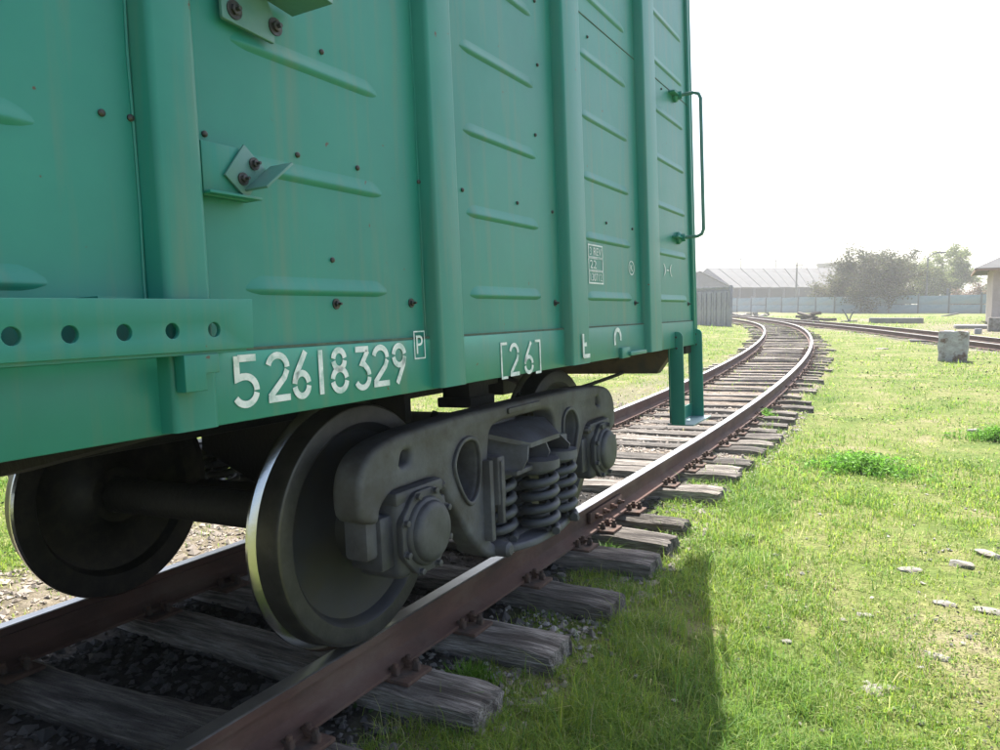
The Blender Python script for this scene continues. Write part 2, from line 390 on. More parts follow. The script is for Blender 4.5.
# ------------------------------------------------------------------ railway tracks
HEAD = [(-.0375, -.004), (-.031, 0), (.031, 0), (.0375, -.004), (.0375, -.036), (.010, -.050), (.009, -.130), (.030, -.150), (.075, -.166), (.075, -.180),
        (-.075, -.180), (-.075, -.166), (-.030, -.150), (-.009, -.130), (-.010, -.050), (-.0375, -.036)]
def rail_me(cx, side, ys, cantf, dz=0):
    V, F, mi = [], [], []; k = len(HEAD)
    for i, y in enumerate(ys):
        h = 1e-2; hd = (cx(y+h)-cx(y-h))/(2*h); nr = np.array([1, -hd, 0])/math.hypot(1, hd)
        c = float(cantf(y)); zz = float(rise(y))+dz
        for (a, z) in HEAD:
            o = side*.7975+a
            lx, lz = o*math.cos(c)-z*math.sin(c), o*math.sin(c)+z*math.cos(c)
            V.append((float(cx(y))+nr[0]*lx, y+nr[1]*lx, zz+lz))
    for i in range(len(ys)-1):
        for j in range(k):
            F.append((i*k+j, i*k+(j+1) % k, (i+1)*k+(j+1) % k, (i+1)*k+j)); mi.append(1 if j in (0, 1, 2) else 0)
    F.append(tuple(range(k))); F.append(tuple(range((len(ys)-1)*k, len(ys)*k))); mi += [0, 0]
    me = pydata('rail', V, F, 30); bm = bmesh.new(); bm.from_mesh(me); bmesh.ops.recalc_face_normals(bm, faces=bm.faces); bm.to_mesh(me); bm.free()
    me.polygons.foreach_set('material_index', mi); finish(me, 30); return me
track = empty('railway_track', (0, BY, -.29), 'rusty railway track on timber sleepers under the green boxcar, bending left ahead', 'railway track')
def child(name, me, mats, parent, **k):                  # built in world coordinates, then made a child
    o = obj(name, me, mats, None, **k); 
    if 'loc' not in k:
        nv = len(me.vertices); a = np.empty(nv*3); me.vertices.foreach_get('co', a); a = a.reshape(-1, 3); c = (a.min(0)+a.max(0))/2
        me.vertices.foreach_set('co', (a-c).ravel()); o.location = Vector(c)+o.location
    o.parent = parent; o.matrix_parent_inverse = (Matrix.Translation(parent.location) @ parent.rotation_euler.to_matrix().to_4x4()).inverted()
    return o
ys1 = np.concatenate([np.arange(-2.5, 8, 1.0), np.arange(8, 58, 1.0)])
for sgn in (-1, 1): child('rail', rail_me(tcx, sgn, ys1, cant_at), [rust, railtop], track)

def sleeper_me(seed, rich=True, L=2.72, W=.225, H=.17, rnded=0.):
    r_ = random.Random(seed); bm = bmesh.new()
    nxs, nys, nzs = (40, 7, 4) if rich else (12, 3, 1)
    v = addbox(bm, (0, 0, -H/2), (L, W, H))
    bm.free(); V, F = [], []
    # box surface as a bent grid: section ring x stations
    ring = [(-.5+i/nys, 0) for i in range(nys)]+[(.5, -i/nzs) for i in range(nzs)]+[(.5-i/nys, -1) for i in range(nys)]+[(-.5, -1+i/nzs) for i in range(nzs)]
    k = len(ring)
    for s in range(nxs+1):
        x = (s/nxs-.5)*L
        wv = .010*math.sin(x*2.1+seed)+.006*math.sin(x*5+seed*2)
        for (a, z) in ring:
            y = a*W; zz = z*H
            if rnded: 
                e = min(.5-abs(a), .5)*2; zz -= rnded*(1-e)**2 if z == 0 else 0
            co_ = Vector((x*1.2+seed*7.3, y*6, zz*6+seed))
            d = mnoise.noise(co_)*.016 + mnoise.noise(co_*3.1)*.008
            if rich:
                cr_ = mnoise.noise(Vector((x*.9+seed*3.1, y*32, seed)))
                if z == 0: d -= .012*max(0, cr_-.28)*3
                if z == 0 and abs(a) > .49: zz -= .012+.012*mnoise.noise(Vector((x*6, a, seed)))
            endw = max(0, abs(x)-(L/2-.10))/.10
            if z == 0: d -= endw*.012*(1+mnoise.noise(Vector((y*20, x, seed))))
            V.append((x+(mnoise.noise(Vector((y*26, zz*26, seed+(x > 0)*9)))*.055 if s in (0, nxs) else (mnoise.noise(Vector((y*26, zz*26, seed+(x > 0)*9)))*.03 if s in (1, nxs-1) else 0)), y*(1+.04*mnoise.noise(Vector((x*2, seed, a))))+wv, zz+d))
    for s in range(nxs):
        for j in range(k): F.append((s*k+j, s*k+(j+1) % k, (s+1)*k+(j+1) % k, (s+1)*k+j))
    F.append(tuple(range(k))); F.append(tuple(range(nxs*k, (nxs+1)*k)))
    me = pydata('sleeper', V, F, 35); bm = bmesh.new(); bm.from_mesh(me); bmesh.ops.recalc_face_normals(bm, faces=bm.faces); bm.to_mesh(me); bm.free(); finish(me, 35); return me
def plate_me():
    bm = bmesh.new()
    addbox(bm, (0, 0, .009), (.36, .17, .018), .004)
    for (a, b_) in ((.088, .045), (.088, -.045), (-.088, .045), (-.088, -.045), (.140, .03), (-.140, -.03)):
        addbox(bm, (a, b_, .033), (.034, .026, .032), .006)
        addbox(bm, (a*.93, b_, .045), (.045, .022, .014), .004)
        lathe_into(bm, [(0.03, .013), (.066, .012), (.068, .008)], 8, 'z', (a, b_, 0))
    return bm_mesh(bm)
PLATE = plate_me(); PLATE.materials.append(platem)
near_y = [.5, 1.12, 1.78, 2.46, 2.96, 3.66, 4.33, 4.84, 5.34, 6.24, 6.92, 7.22, 7.58, 8.30, 8.72, 9.20]
far_meshes = [sleeper_me(100+i, False) for i in range(9)]
def put_sleeper(parent, cx, y, me, cantf, seed, sx=0, skew=0, dz=0, plates=True, near=True):
    r_ = random.Random(seed)
    h = .01; hd = float((cx(y+h)-cx(y-h))/(2*h)); c = float(cantf(y)); base = float(rise(y))+dz
    off = -.198
    loc = Vector((float(cx(y))+sx-math.sin(c)*off, y, base+math.cos(c)*off))
    o = obj('sleeper', me, wood, None, loc=loc, center=False); o.rotation_euler = (0, -c, -math.atan(hd)+skew)
    o.parent = parent; o.matrix_parent_inverse = Matrix.Translation(parent.location).inverted()
    if plates:
        for sd_ in (-1, 1):
            t = bpy.data.objects.new('tie_plate', PLATE); COL.objects.link(t); t.parent = o; t.location = (sd_*.7975-sx, r_.uniform(-.02, .02), -.001)
            t.rotation_euler = (0, 0, -skew)
    return o
for i, y in enumerate(near_y):
    sk = {1: .02, 2: .06, 3: -.02, 4: .03}.get(i, rnd.uniform(-.05, .05))
    put_sleeper(track, tcx, y, sleeper_me(i+1, True, L=2.72+rnd.uniform(-.08, .06), W=.235 if i != 8 else .2, rnded=.05 if i == 8 else 0), cant_at, i, rnd.uniform(-.03, .03), sk)
y = 9.62; i = 0
while y < 56:
    o = put_sleeper(track, tcx, y, far_meshes[rnd.randrange(9)], cant_at, 50+i, rnd.uniform(-.10, .10), rnd.uniform(-.06, .06), plates=y < 26, dz=rnd.uniform(-.020, .010)); o.scale = (rnd.uniform(.88, 1.05), rnd.uniform(.75, 1.15), 1); y += rnd.choice((.42, .5, .56, .62, .75)); i += 1
# fishplate with bolts at the joint beside the far wheel
bm = bmesh.new()
addbox(bm, (.7975+.030, 4.95, -.09), (.028, .62, .075), .006)
for k in range(4): lathe_into(bm, [(0, .020), (.022, .020), (.022, .012), (.05, .012)], 6, 'x', (.7975+.044, 4.73+k*.147, -.09))
for v in bm.verts: v.co = Vector(RY@np.array(v.co))
child('fishplate', bm_mesh(bm), rust, track)

track2 = empty('railway_track', (4.3, 30, float(rise(30))-.29), 'straight railway track crossing the yard behind the concrete block', 'railway track')
zero = lambda y: 0.0
ys2 = np.arange(17, 78, 2.0)
for sgn in (-1, 1): child('rail', rail_me(tcx2, sgn, ys2, zero, -.06), [rust, railtop], track2)
y = 18.0
while y < 66:
    put_sleeper(track2, tcx2, y, far_meshes[i % 5], zero, 500+i, rnd.uniform(-.05, .05), rnd.uniform(-.02, .02), dz=-.07, plates=False); y += .58; i += 1

# ------------------------------------------------------------------ boxcar
car = empty('boxcar', tuple(RY@np.array([0, BY, 0])), 'teal green freight boxcar numbered 52618329 standing on the near track', 'boxcar', rot=(0, -CANT, 0))
def C(name, me, mats=paint, parent=None, **k): return obj(name, me, mats, parent or car, **k)
YE, YB = 5.20-BY, -8.6-BY                                # end wall and far end, wagon coordinates
SX, ZS, ZW, ZT = 1.416, 1.048, 1.214, 4.12
# body
C('side_panel', boxme((SX-.02, (YE+YB)/2, (ZW+ZT)/2), (.04, YE-YB, ZT-ZW)))
C('side_panel', boxme((-SX+.02, (YE+YB)/2, (ZW+ZT)/2), (.04, YE-YB, ZT-ZW)))
C('end_wall', boxme((0, YE-.025, (ZW+ZT)/2+.01), (2*SX-.082, .05, ZT-ZW)))
C('end_wall', boxme((0, YB+.025, (ZW+ZT)/2+.01), (2*SX-.082, .05, ZT-ZW)))
arc = [(x, ZT-.02+.40*(1-(x/1.5)**2)) for x in np.linspace(-1.47, 1.47, 21)]
roof_o = arc+[(1.47, ZT-.07), (-1.47, ZT-.07)]
C('roof', plate(roof_o, (), YE-YB+.06, 0, (YE+YB)/2, 'y'))
C('floor', boxme((0, (YE+YB)/2, ZW-.06), (2*SX-.1, YE-YB-.1, .06)), under)
for s in (1, -1): C('side_sill', boxme((s*(SX+.002), (YE+YB)/2, (ZS+ZW)/2-.002), (.022, YE-YB, ZW-ZS-.004), .004))
C('end_sill', boxme((0, YE-.07, 1.10), (2*SX-.03, .13, .22), .01), under)
C('seam', boxme((SX+.006, (YE+YB)/2, ZW-.001), (.012, YE-YB-.02, .006)), seam_m)
C('seam', boxme((SX+.0005, (YE+YB)/2, 2.66), (.004, YE-YB-.02, .005)), seam_m)
# posts: rolled hat sections
def hat(y0, y1, z0_, z1_, d=.050, sl_=.009):
    prof = rounded([(SX-.01, y0-sl_), (SX+.004, y0-sl_), (SX+d, y0), (SX+d, y1), (SX+.004, y1+sl_), (SX-.01, y1+sl_)], [.001, .004, .012, .012, .004, .001], 3)
    V = [(a, b_, z0_) for a, b_ in prof]+[(a, b_, z1_) for a, b_ in prof]; k = len(prof)
    F = [(i, (i+1) % k, k+(i+1) % k, k+i) for i in range(k)]+[tuple(range(k)), tuple(range(k, 2*k))]
    me = pydata('post', V, F); bm = bmesh.new(); bm.from_mesh(me); bmesh.ops.recalc_face_normals(bm, faces=bm.faces); bm.to_mesh(me); bm.free(); finish(me); return me
POSTS = [(-2.03, -1.90), (-.02, .08), (1.000, 1.108), (1.978, 2.122), (3.010, 3.205), (4.105, 4.318)]
for (a, b_) in POSTS:
    C('post', hat(a-BY, b_-BY, ZS+.004, ZT-.08))
    C('weld_bead', tube([(SX+.001, a-BY-.013+.002*math.sin(k*2.3), ZS+.01+k*.15) for k in range(19)], .0035, 5))
C('corner_post', boxme((SX+.006, YE-.018, (ZS+ZT)/2), (.03, .045, ZT-ZS), .006))
C('end_flange', boxme((SX+.018, YE+.012, (ZS+ZT)/2+.05), (.012, .018, ZT-ZS-.1)))
# pressed ribs
RIBZ = [1.352+.2815*k for k in range(9)]
BAYS = [(-.72, -.20), (.24, .797), (1.245, 1.783), (2.243, 2.818), (3.30, 3.945), (4.40, 5.06)]
for (a, b_) in BAYS:
    L = b_-a; V, F = [], []
    ns, npf = 22, 9
    for i in range(ns+1):
        yy = -L/2+L*i/ns; e = min(1, min(yy+L/2, L/2-yy)/.06); e = math.sin(e*math.pi/2)
        for j in range(npf):
            t = [0, .03, .14, .24, .29, .36, .55, .80, 1][j]; hgt_ = [0, .12, .66, .96, 1, .93, .56, .17, 0][j]; zz = (t-.30)*.052*(.35+.65*e)
            V.append((.0100*e*hgt_-.0008, yy, zz))
    for i in range(ns):
        for j in range(npf-1): F.append((i*npf+j, (i+1)*npf+j, (i+1)*npf+j+1, i*npf+j+1))
    me = pydata('rib', V, F, 80); me.materials.append(paint)
    for z in RIBZ:
        o = obj('rib', me, paint, car, loc=(SX, (a+b_)/2-BY, z), center=False)
# bolts: hexagon head on washer
def bolt_me(r=.010):
    bm = bmesh.new(); lathe_into(bm, [(0, r*1.7), (.003, r*1.7)], 14, 'x'); lathe_into(bm, [(.003, r), (.010, r), (.011, r*.8)], 6, 'x'); lathe_into(bm, [(.010, r*.45), (.021, r*.42)], 8, 'x')
    return bm_mesh(bm)
BOLT = bolt_me(.0085); BOLT.materials.append(zinc); BIGBOLT = bolt_me(.0125); BIGBOLT.materials.append(zinc)
SMALL = lathe([(0, .0072), (.004, .0072), (.007, .0045), (.008, .002)], 10, 'x'); SMALL.materials.append(zinc)
def bolt(px, py, me, x=SX, parent=None):
    p = P(px, py, x)
    o = obj('bolt', me, zinc, parent or car, loc=tuple(p), center=False); o.rotation_euler = (rnd.uniform(0, 1), 0, 0); return o
for q_ in [(101, 113), (130, 118), (204, 134), (321, 52), (297, 155), (357, 168), (332, 260), (418, 182), (443, 226), (537, 65), (535, 135), (517, 203), (552, 212), (559, 212), (534, 1), (587, 37),
           (606, 223), (632, 229), (634, 18), (637, 73), (637, 123), (638, 176), (462, 190), (661, 89), (687, 68), (641, 281)]:
    bolt(*q_, SMALL)
for q_ in [(336, 304), (411, 303), (555, 303), (635, 303), (688, 304)]: bolt(*q_, BOLT)
# door rail with punched holes, standing off over the post
XS = 1.500
hz = 1.2585
hy = [.677-BY+.0, .773-BY, .874-BY, .976-BY, 1.076-BY]
step = .1
hy = [hy[0]-step*k for k in range(26, 0, -1)]+hy
holes = [[(yy+.0155*math.cos(t), hz+.0155*math.sin(t)) for t in np.linspace(0, 2*math.pi, 20, endpoint=False)] for yy in hy]
rail_o = [(-2.0-BY, 1.216), (1.178-BY, 1.216), (1.182-BY, 1.322), (-2.0-BY, 1.312)]
C('door_rail', plate(rail_o, holes, .012, .0015, XS))
C('door_rail_web', boxme((XS-.04, -2.0-BY+1.585, 1.2135), (.075, 3.16, .008)))
C('door_rail_web', boxme((XS-.046, (1.10+.20)/2+.22-BY, 1.322), (.066, .06, .008)), paint)
C('rail_bracket', plate([(1.00-BY, 1.135), (1.052-BY, 1.135), (1.052-BY, 1.17), (1.085-BY, 1.17), (1.085-BY, 1.2095), (1.00-BY, 1.2095)], (), .03, .002, XS-.012))
# corner bracket bolted on at the top left (door stop)
o = C('stop_bracket', plate(rounded([(0, 0), (.155, -.012), (.155, .052), (.02, .30), (0, .30)], .006), (), .010, .0015, SX+.02), galv)
p = P(219, 14, SX+.02); o.location = Vector(p)+Vector((0, .082, .138))
C('bracket_shelf', boxme((SX+.080, p[1]+.135, p[2]+.088), (.13, .20, .010), .001, Matrix.Rotation(-.12, 3, 'X')), galv)
C('bracket_web', boxme((SX+.075, p[1]+.105, p[2]+.15), (.10, .008, .12), .001), galv)
bolt(234, 10, BIGBOLT, SX+.025); bolt(275, 27, BIGBOLT, SX+.025)
# small angle iron bracket on a backing plate
pb = P(228, 172, SX)
C('backing_plate', boxme((SX+.030, P(225, 175, SX+.03)[1], P(225, 172, SX+.03)[2]), (.008, .125, .115), .001))
C('backing_lip', boxme((SX+.030, P(226, 197, SX+.03)[1]+.008, P(226, 196, SX+.03)[2]), (.055, .145, .006), .001))
pc = P(245, 172, SX+.04)
angle = [(-.045, -.045), (.045, -.045), (.045, .045), (-.045, .045)]
o = C('angle_iron', boxme((0, 0, 0), (.006, .075, .095), .001), galv); o.location = pc; o.rotation_euler = (math.radians(-38), 0, 0)
o = C('angle_iron_flange', boxme((0, 0, 0), (.070, .006, .105), .001), galv)
o.location = Vector(pc)+Vector((.036, .036, -.010)); o.rotation_euler = (math.radians(-52), 0, 0)
bolt(254, 164, BOLT, SX+.044); bolt(243, 179, BOLT, SX+.044)
# grab iron near the end corner
g0, g1 = P(676, 100, SX), P(682, 240, SX); gy_ = 4.86-BY
zt, zb = P(678, 100, SX)[2], P(684, 240, SX)[2]
path = [(SX, gy_, zt), (SX+.13, gy_, zt), (SX+.158, gy_, zt-.012), (SX+.17, gy_, zt-.04), (SX+.17, gy_, zb+.04), (SX+.158, gy_, zb+.012), (SX+.13, gy_, zb), (SX, gy_, zb)]
C('grab_iron', tube(path, .011, 10), galv)
for z in (zt, zb):
    C('grab_iron_mount', lathe([(0, .040), (.018, .040), (.03, .026), (.055, .024)], 12, 'x', (SX, gy_, z)), paint)
    C('grab_iron_lug', boxme((SX+.02, gy_-.07, z), (.04, .10, .012), .002), paint)
# step below the end corner
for yy, zb_, zt_ in ((4.71, .555, 1.150), (5.19, .545, 1.155)):
    o_ = rounded([(SX-.025, zb_), (SX+.062, zb_), (SX+.062, zt_), (SX-.025, zt_)], [.003, .003, .045, .012], 5)
    C('step_leg', plate(o_, (), .012, .002, yy-BY, 'y'), paint)
    C('step_leg_flange', boxme((SX-.034, yy+.030-BY, (zb_+zt_)/2-.02), (.008, .05, zt_-zb_-.06)), paint)
    for (dx_, z) in ((.020, zt_-.035), (.022, zt_-.105)):
        ob_ = obj('bolt', SMALL, zinc, car, loc=(SX+dx_, yy-BY-.006, z), center=False); ob_.rotation_euler = (0, 0, -math.pi/2)
C('step_hanger', boxme((SX-.03, 4.95-BY, 1.13), (.03, .62, .15), .004), paint)
C('step_tread', boxme((SX+.018, 4.99-BY, .549), (.17, .46, .010), .002), litplate)
C('step_riser', boxme((SX-.02, 4.95-BY, .60), (.008, .47, .085), .001), paint)
C('tow_bracket', boxme((SX+.03, 3.90-BY, 1.062), (.035, .26, .022), .004), paint)
C('tow_bracket', boxme((SX+.022, 3.74-BY, 1.070), (.02, .12, .055), .003), paint)

# lettering, stencilled on
def ribbon(paths, wd, org, sx, sz, x):
    V, F = [], []
    for pth in paths:
        p_ = np.array(pth, float)*[sx, sz]; k = len(p_); base = len(V)
        for i in range(k):
            a = p_[i]-p_[i-1] if i > 0 else p_[1]-p_[0]; b2 = p_[i+1]-p_[i] if i < k-1 else p_[i]-p_[i-1]
            a /= np.linalg.norm(a); b2 /= np.linalg.norm(b2); t = a+b2; t /= max(np.linalg.norm(t), 1e-6); nn = np.array([-t[1], t[0]]); s_ = 1/max(.5, nn@np.array([-a[1], a[0]]))
            for e in (-1, 1):
                q2 = p_[i]+nn*e*wd/2*s_; V.append((x, org[0]+q2[0], org[1]+q2[1]))
        for i in range(k-1): F.append((base+2*i, base+2*i+2, base+2*i+3, base+2*i+1))
    return V, F
def arcp(cx, cy, rx, ry, a0, a1, n_=14): return [(cx+rx*math.cos(math.radians(a)), cy+ry*math.sin(math.radians(a))) for a in np.linspace(a0, a1, n_)]
DIG = {
 '5': [[(.92, .95), (.16, .95)], [(.10, 1.0), (.10, .55), (.30, .58)]+arcp(.42, .30, .48, .28, 85, -2, 10), arcp(.42, .30, .48, .28, -12, -150, 12)],
 '2': [arcp(.48, .70, .40, .26, 165, 0, 12), [(.87, .64), (.74, .48), (.10, .10)], [(.04, .05), (.96, .05)]],
 '6': [[(.78, 1.0), (.22, .52), (.10, .34)], arcp(.50, .28, .40, .25, 172, 8, 12), arcp(.50, .28, .40, .25, -8, -172, 12)],
 '1': [[(.5, 0), (.5, 1.0)]],
 '8': [arcp(.5, .75, .34, .22, 172, 8, 10), arcp(.5, .75, .34, .22, -8, -172, 10), arcp(.5, .28, .42, .25, 172, 8, 12), arcp(.5, .28, .42, .25, -8, -172, 12)],
 '3': [[(.08, .95), (.90, .95)], [(.84, .90), (.46, .60), (.62, .57)]+arcp(.46, .29, .44, .27, 55, 5, 8), arcp(.46, .29, .44, .27, -7, -150, 12)],
 '9': [arcp(.5, .72, .40, .25, 172, 8, 12), arcp(.5, .72, .40, .25, -8, -172, 12), [(.90, .66), (.78, .46), (.30, 0)]],
 'E': [[(.1, 0), (.1, 1)], [(.1, .05), (.9, .05)], [(.1, .55), (.5, .55)]],
}
XL = SX+.0155
def digits(name, txt, spans, z0_, z1_, wd, label):
    V, F = [], []
    for ch, (ya, yb) in zip(txt, spans):
        v, f = ribbon(DIG[ch], wd, (ya, z0_), yb-ya, z1_-z0_, XL); b0 = len(V); V += v; F += [tuple(i+b0 for i in g) for g in f]
    o = C(name, pydata('t', V, F), white_paint); o['label'] = label
px_l = [(230, 254), (262, 286), (288, 306), (313, 321), (327, 344), (351, 367), (369, 386), (389, 403)]
spans = [(P(a, 378, SX)[1], P(b_, 378, SX)[1]) for a, b_ in px_l]
digits('number_lettering', '52618329', spans, 1.084, 1.198, .0162, 'white stencilled number 52618329')
def text(name, s, ya, yb, z0_, z1_, x=XL, label=None, mt=None):
    cu = bpy.data.curves.new('t', 'FONT'); cu.body = s; cu.resolution_u = 4
    o = bpy.data.objects.new('t', cu); COL.objects.link(o); dg = bpy.context.evaluated_depsgraph_get()
    me = bpy.data.meshes.new_from_object(o.evaluated_get(dg)); bpy.data.objects.remove(o)
    n_ = len(me.vertices); a = np.empty(n_*3); me.vertices.foreach_get('co', a); a = a.reshape(-1, 3)
    mn, mx_ = a.min(0), a.max(0); a = (a-mn)/np.maximum(mx_-mn, 1e-6)
    me.vertices.foreach_set('co', np.stack([np.full(n_, x), ya+a[:, 0]*(yb-ya), z0_+a[:, 1]*(z1_-z0_)], 1).ravel()); me.materials.clear()
    o = C(name, me, mt or white_paint)
    if label: o['label'] = label
def frame_lines(name, rects, t, x=XL):
    V, F = [], []
    for (ya, yb, za, zb) in rects:
        for (a, b_, c_, d) in ((ya, yb, za, za+t), (ya, yb, zb-t, zb), (ya, ya+t, za+t, zb-t), (yb-t, yb, za+t, zb-t)):
            k = len(V); V += [(x, a, c_), (x, b_, c_), (x, b_, d), (x, a, d)]; F.append((k, k+1, k+2, k+3))
    return C(name, pydata('t', V, F), white_paint)
ya, yb = P(410, 345, SX)[1], P(421, 345, SX)[1]
za, zb = P(415, 359, SX)[2], P(415, 331, SX)[2]
frame_lines('lettering_frame', [(ya, yb, za, zb)], .004); text('lettering', 'P', ya+.012, yb-.012, za+.016, zb-.014)
ya, yb = P(498, 358, SX)[1], P(537, 358, SX)[1]; za, zb = P(515, 376, SX)[2]+.002, P(515, 341, SX)[2]-.006
digits('number_lettering', '26', [(ya+.062, ya+.142), (yb-.145, yb-.062)], za+.002, zb-.002, .015, 'white stencilled 26 between square brackets')
V, F = ribbon([[(.045, 0), (0, 0), (0, zb-za), (.045, zb-za)]], .010, (ya, za), 1, 1, XL); k = len(V)
v2, f2 = ribbon([[(-.045, 0), (0, 0), (0, zb-za), (-.045, zb-za)]], .010, (yb, za), 1, 1, XL)
C('lettering', pydata('t', V+v2, F+[tuple(i+k for i in g) for g in f2]), white_paint)
ya, yb = P(588, 265, SX)[1], P(602.5, 265, SX)[1]; zc = [P(595, v_, SX)[2] for v_ in (284, 271.5, 258.5, 245)]
XT = SX+.003
frame_lines('lettering_frame', [(ya, yb, zc[0], zc[1]+.004), (ya, yb, zc[1], zc[2]+.004), (ya, yb, zc[2], zc[3])], .007, XT)
text('lettering', '130712', ya+.02, yb-.02, zc[0]+.014, zc[1]-.010, XT); text('lettering', '22', ya+.02, ya+.10, zc[1]+.014, zc[2]-.010, XT); text('lettering', '3 REV', ya+.02, yb-.02, zc[2]+.014, zc[3]-.014, XT)
pk = P(631, 268, SX); kz = .036
V, F = ribbon([arcp(0, 0, kz*1.15, kz, 0, 360, 25)], .006, (pk[1], pk[2]), 1, 1, XT); C('lettering', pydata('t', V, F), white_paint)
text('lettering', 'K', pk[1]-.018, pk[1]+.02, pk[2]-.018, pk[2]+.018, XT)
pq = P(666, 270, SX); text('lettering', ')-(', pq[1]-.06, pq[1]+.12, pq[2]-.038, pq[2]+.038, XT)
pe = P(585, 345, SX+.055); digits_x = XL; XL = SX+.0575
digits('lettering', 'E', [(pe[1]-.03, pe[1]+.06)], pe[2]-.055, pe[2]+.05, .018, 'white stencilled letter on the post foot')
XL = digits_x
pcx = P(615, 338, SX); V, F = ribbon([arcp(0, 0, .045, .042, 200, -20, 16), [(-.045, -.005), (-.040, -.035)]], .022, (pcx[1], pcx[2]), 1, 1, XL); C('lettering', pydata('t', V, F), white_paint)

# underframe
C('centre_sill', boxme((0, (YE+YB)/2, .985), (.42, YE-YB-.2, .30), .01), under)
C('body_bolster', plate([(-1.38, 1.14), (-1.38, 1.075), (-.40, 1.03), (-.28, .87), (.28, .87), (.40, 1.03), (1.38, 1.075), (1.38, 1.14)], (), .22, .005, .02, 'y'), under)
for s in (1, -1):
    C('side_bearing', boxme((s*.76, .02, .97 if s > 0 else 1.02), (.16, .20, .20), .01), under)
    C('side_bearing_cap', boxme((s*.76, .02, .865 if s > 0 else .915), (.20, .24, .05), .008), under)
C('brake_reservoir', lathe([(-.42, .02), (-.42, .10), (-.38, .15), (.38, .15), (.42, .10), (.42, .02)], 24, 'x', (-.45, -2.3, .93)), under)
C('daylight_block_plate', plate([(-.70, 1.10), (-.70, .62), (-.30, .46), (.30, .46), (.70, .62), (.70, 1.10)], (), .05, .004, -.40, 'y'), under)  # plate added in place of brake gear to block daylight between the wheels
C('inner_sill', boxme((SX-.10, (YE+YB)/2, 1.085), (.06, YE-YB-.3, .07)), under)
C('cross_beam', plate([(-1.36, 1.14), (-1.36, 1.06), (-.3, .84), (.3, .84), (1.36, 1.06), (1.36, 1.14)], (), .12, .004, -1.95, 'y'), under)
C('draft_box', boxme((0, YE-.32, .95), (.50, .62, .40), .015), under)
C('draft_apron', plate([(-1.36, 1.12), (-1.36, 1.05), (-1.24, .865), (1.22, .865), (1.36, 1.05), (1.36, 1.12)], (), .10, .006, 5.02-BY, 'y'), mat('rusty_end_beam', ((.05, .04, .03), (.13, .09, .05), (.07, .06, .05)), 5, .8, bump=.3))
bm = bmesh.new()
addbox(bm, (0, YE+.18, .99), (.22, .5, .26), .03); addbox(bm, (.09, YE+.50, .99), (.20, .22, .38), .05); addbox(bm, (-.10, YE+.52, .99), (.10, .26, .30), .04)
C('coupler', bm_mesh(bm), under)
C('brake_rod', tube([(1.0, .80, .842), (1.0, 1.1, .85), (.99, 1.6, .868), (.97, YE+.02, .885)], .012, 8), under)
C('brake_hose', tube(cr([(.55, .55, 1.0), (.62, .7, .93), (.62, .85, .88), (.60, .98, .80)], 5, False), .018, 8), under)
C('brake_cylinder', lathe([(-.3, .02), (-.3, .17), (.25, .17), (.3, .12), (.3, .02)], 20, 'y', (-.45, -3.6, .93)), under)

# wheelsets
def wheel_profile(s):                                     # inner face at .72, outer face at .85 from the centre line
    pr = [(.715, .09), (.715, .135), (.735, .15), (.772, .22), (.782, .30), (.765, .375), (.722, .40), (.720, .478), (.722, .497), (.731, .506), (.741, .506), (.748, .497), (.755, .481), (.770, .4785), (.835, .4745), (.846, .468), (.850, .460), (.850, .402),
          (.838, .388), (.808, .372), (.796, .30), (.800, .23), (.826, .155), (.872, .135), (.876, .09)]
    mi = [0]*7+[0]+[1]*4+[4]*4+[2]+[3]*7
    return [(s*a, r) for a, r in pr], mi
for yo in (-.925, .925):
    ws = C('wheelset', lathe([(-1.14, .03), (-1.14, .065), (-.88, .067), (-.86, .09), (-.60, .088), (-.3, .083), (.3, .083), (.60, .088), (.86, .09), (.88, .067), (1.14, .065), (1.14, .03)], 24, 'x', (0, yo, .4785)), under)
    for s in (1, -1):
        pr, mi = wheel_profile(s)
        me = lathe(pr, 96, 'x', (0, 0, 0), True, (mi+[3]*40)[:len(pr)-1]+[0], 28)
        o = obj('wheel', me, [wheelm, shine, rimm, dusty, treadm], ws, loc=(0, 0, 0), center=False)

# bogie side frames (one each side), with axle boxes and springs
def mirror(pts): return pts+[(-a, b_) for a, b_ in reversed(pts)]
left = [(0, .872), (-.55, .872), (-.95, .858), (-1.10, .838), (-1.185, .808), (-1.238, .750), (-1.255, .67), (-1.248, .575), (-1.14, .55), (-1.135, .60), (-1.07, .652), (-.80, .652), (-.745, .61), (-.66, .49), (-.51, .305), (-.39, .205), (-.30, .182), (0, .178)]
outl = left[::-1]+[(-a, b_) for a, b_ in left[1:-1]]
outl = rounded(outl, .05, 3)
win = rounded([(-.36, .25), (.36, .25), (.375, .55), (.33, .785), (.20, .80), (-.20, .80), (-.33, .785), (-.375, .55)], .05, 3)
def tear(s): return cr([(s*a, b_) for a, b_ in [(-.640, .665), (-.60, .735), (-.535, .758), (-.470, .735), (-.448, .66), (-.462, .56), (-.50, .505), (-.545, .500), (-.60, .565)]], 4)
slot = lambda s: rounded([(s*(-1.010), .730), (s*(-.940), .737), (s*(-.928), .785), (s*(-.985), .79)], .02, 3)
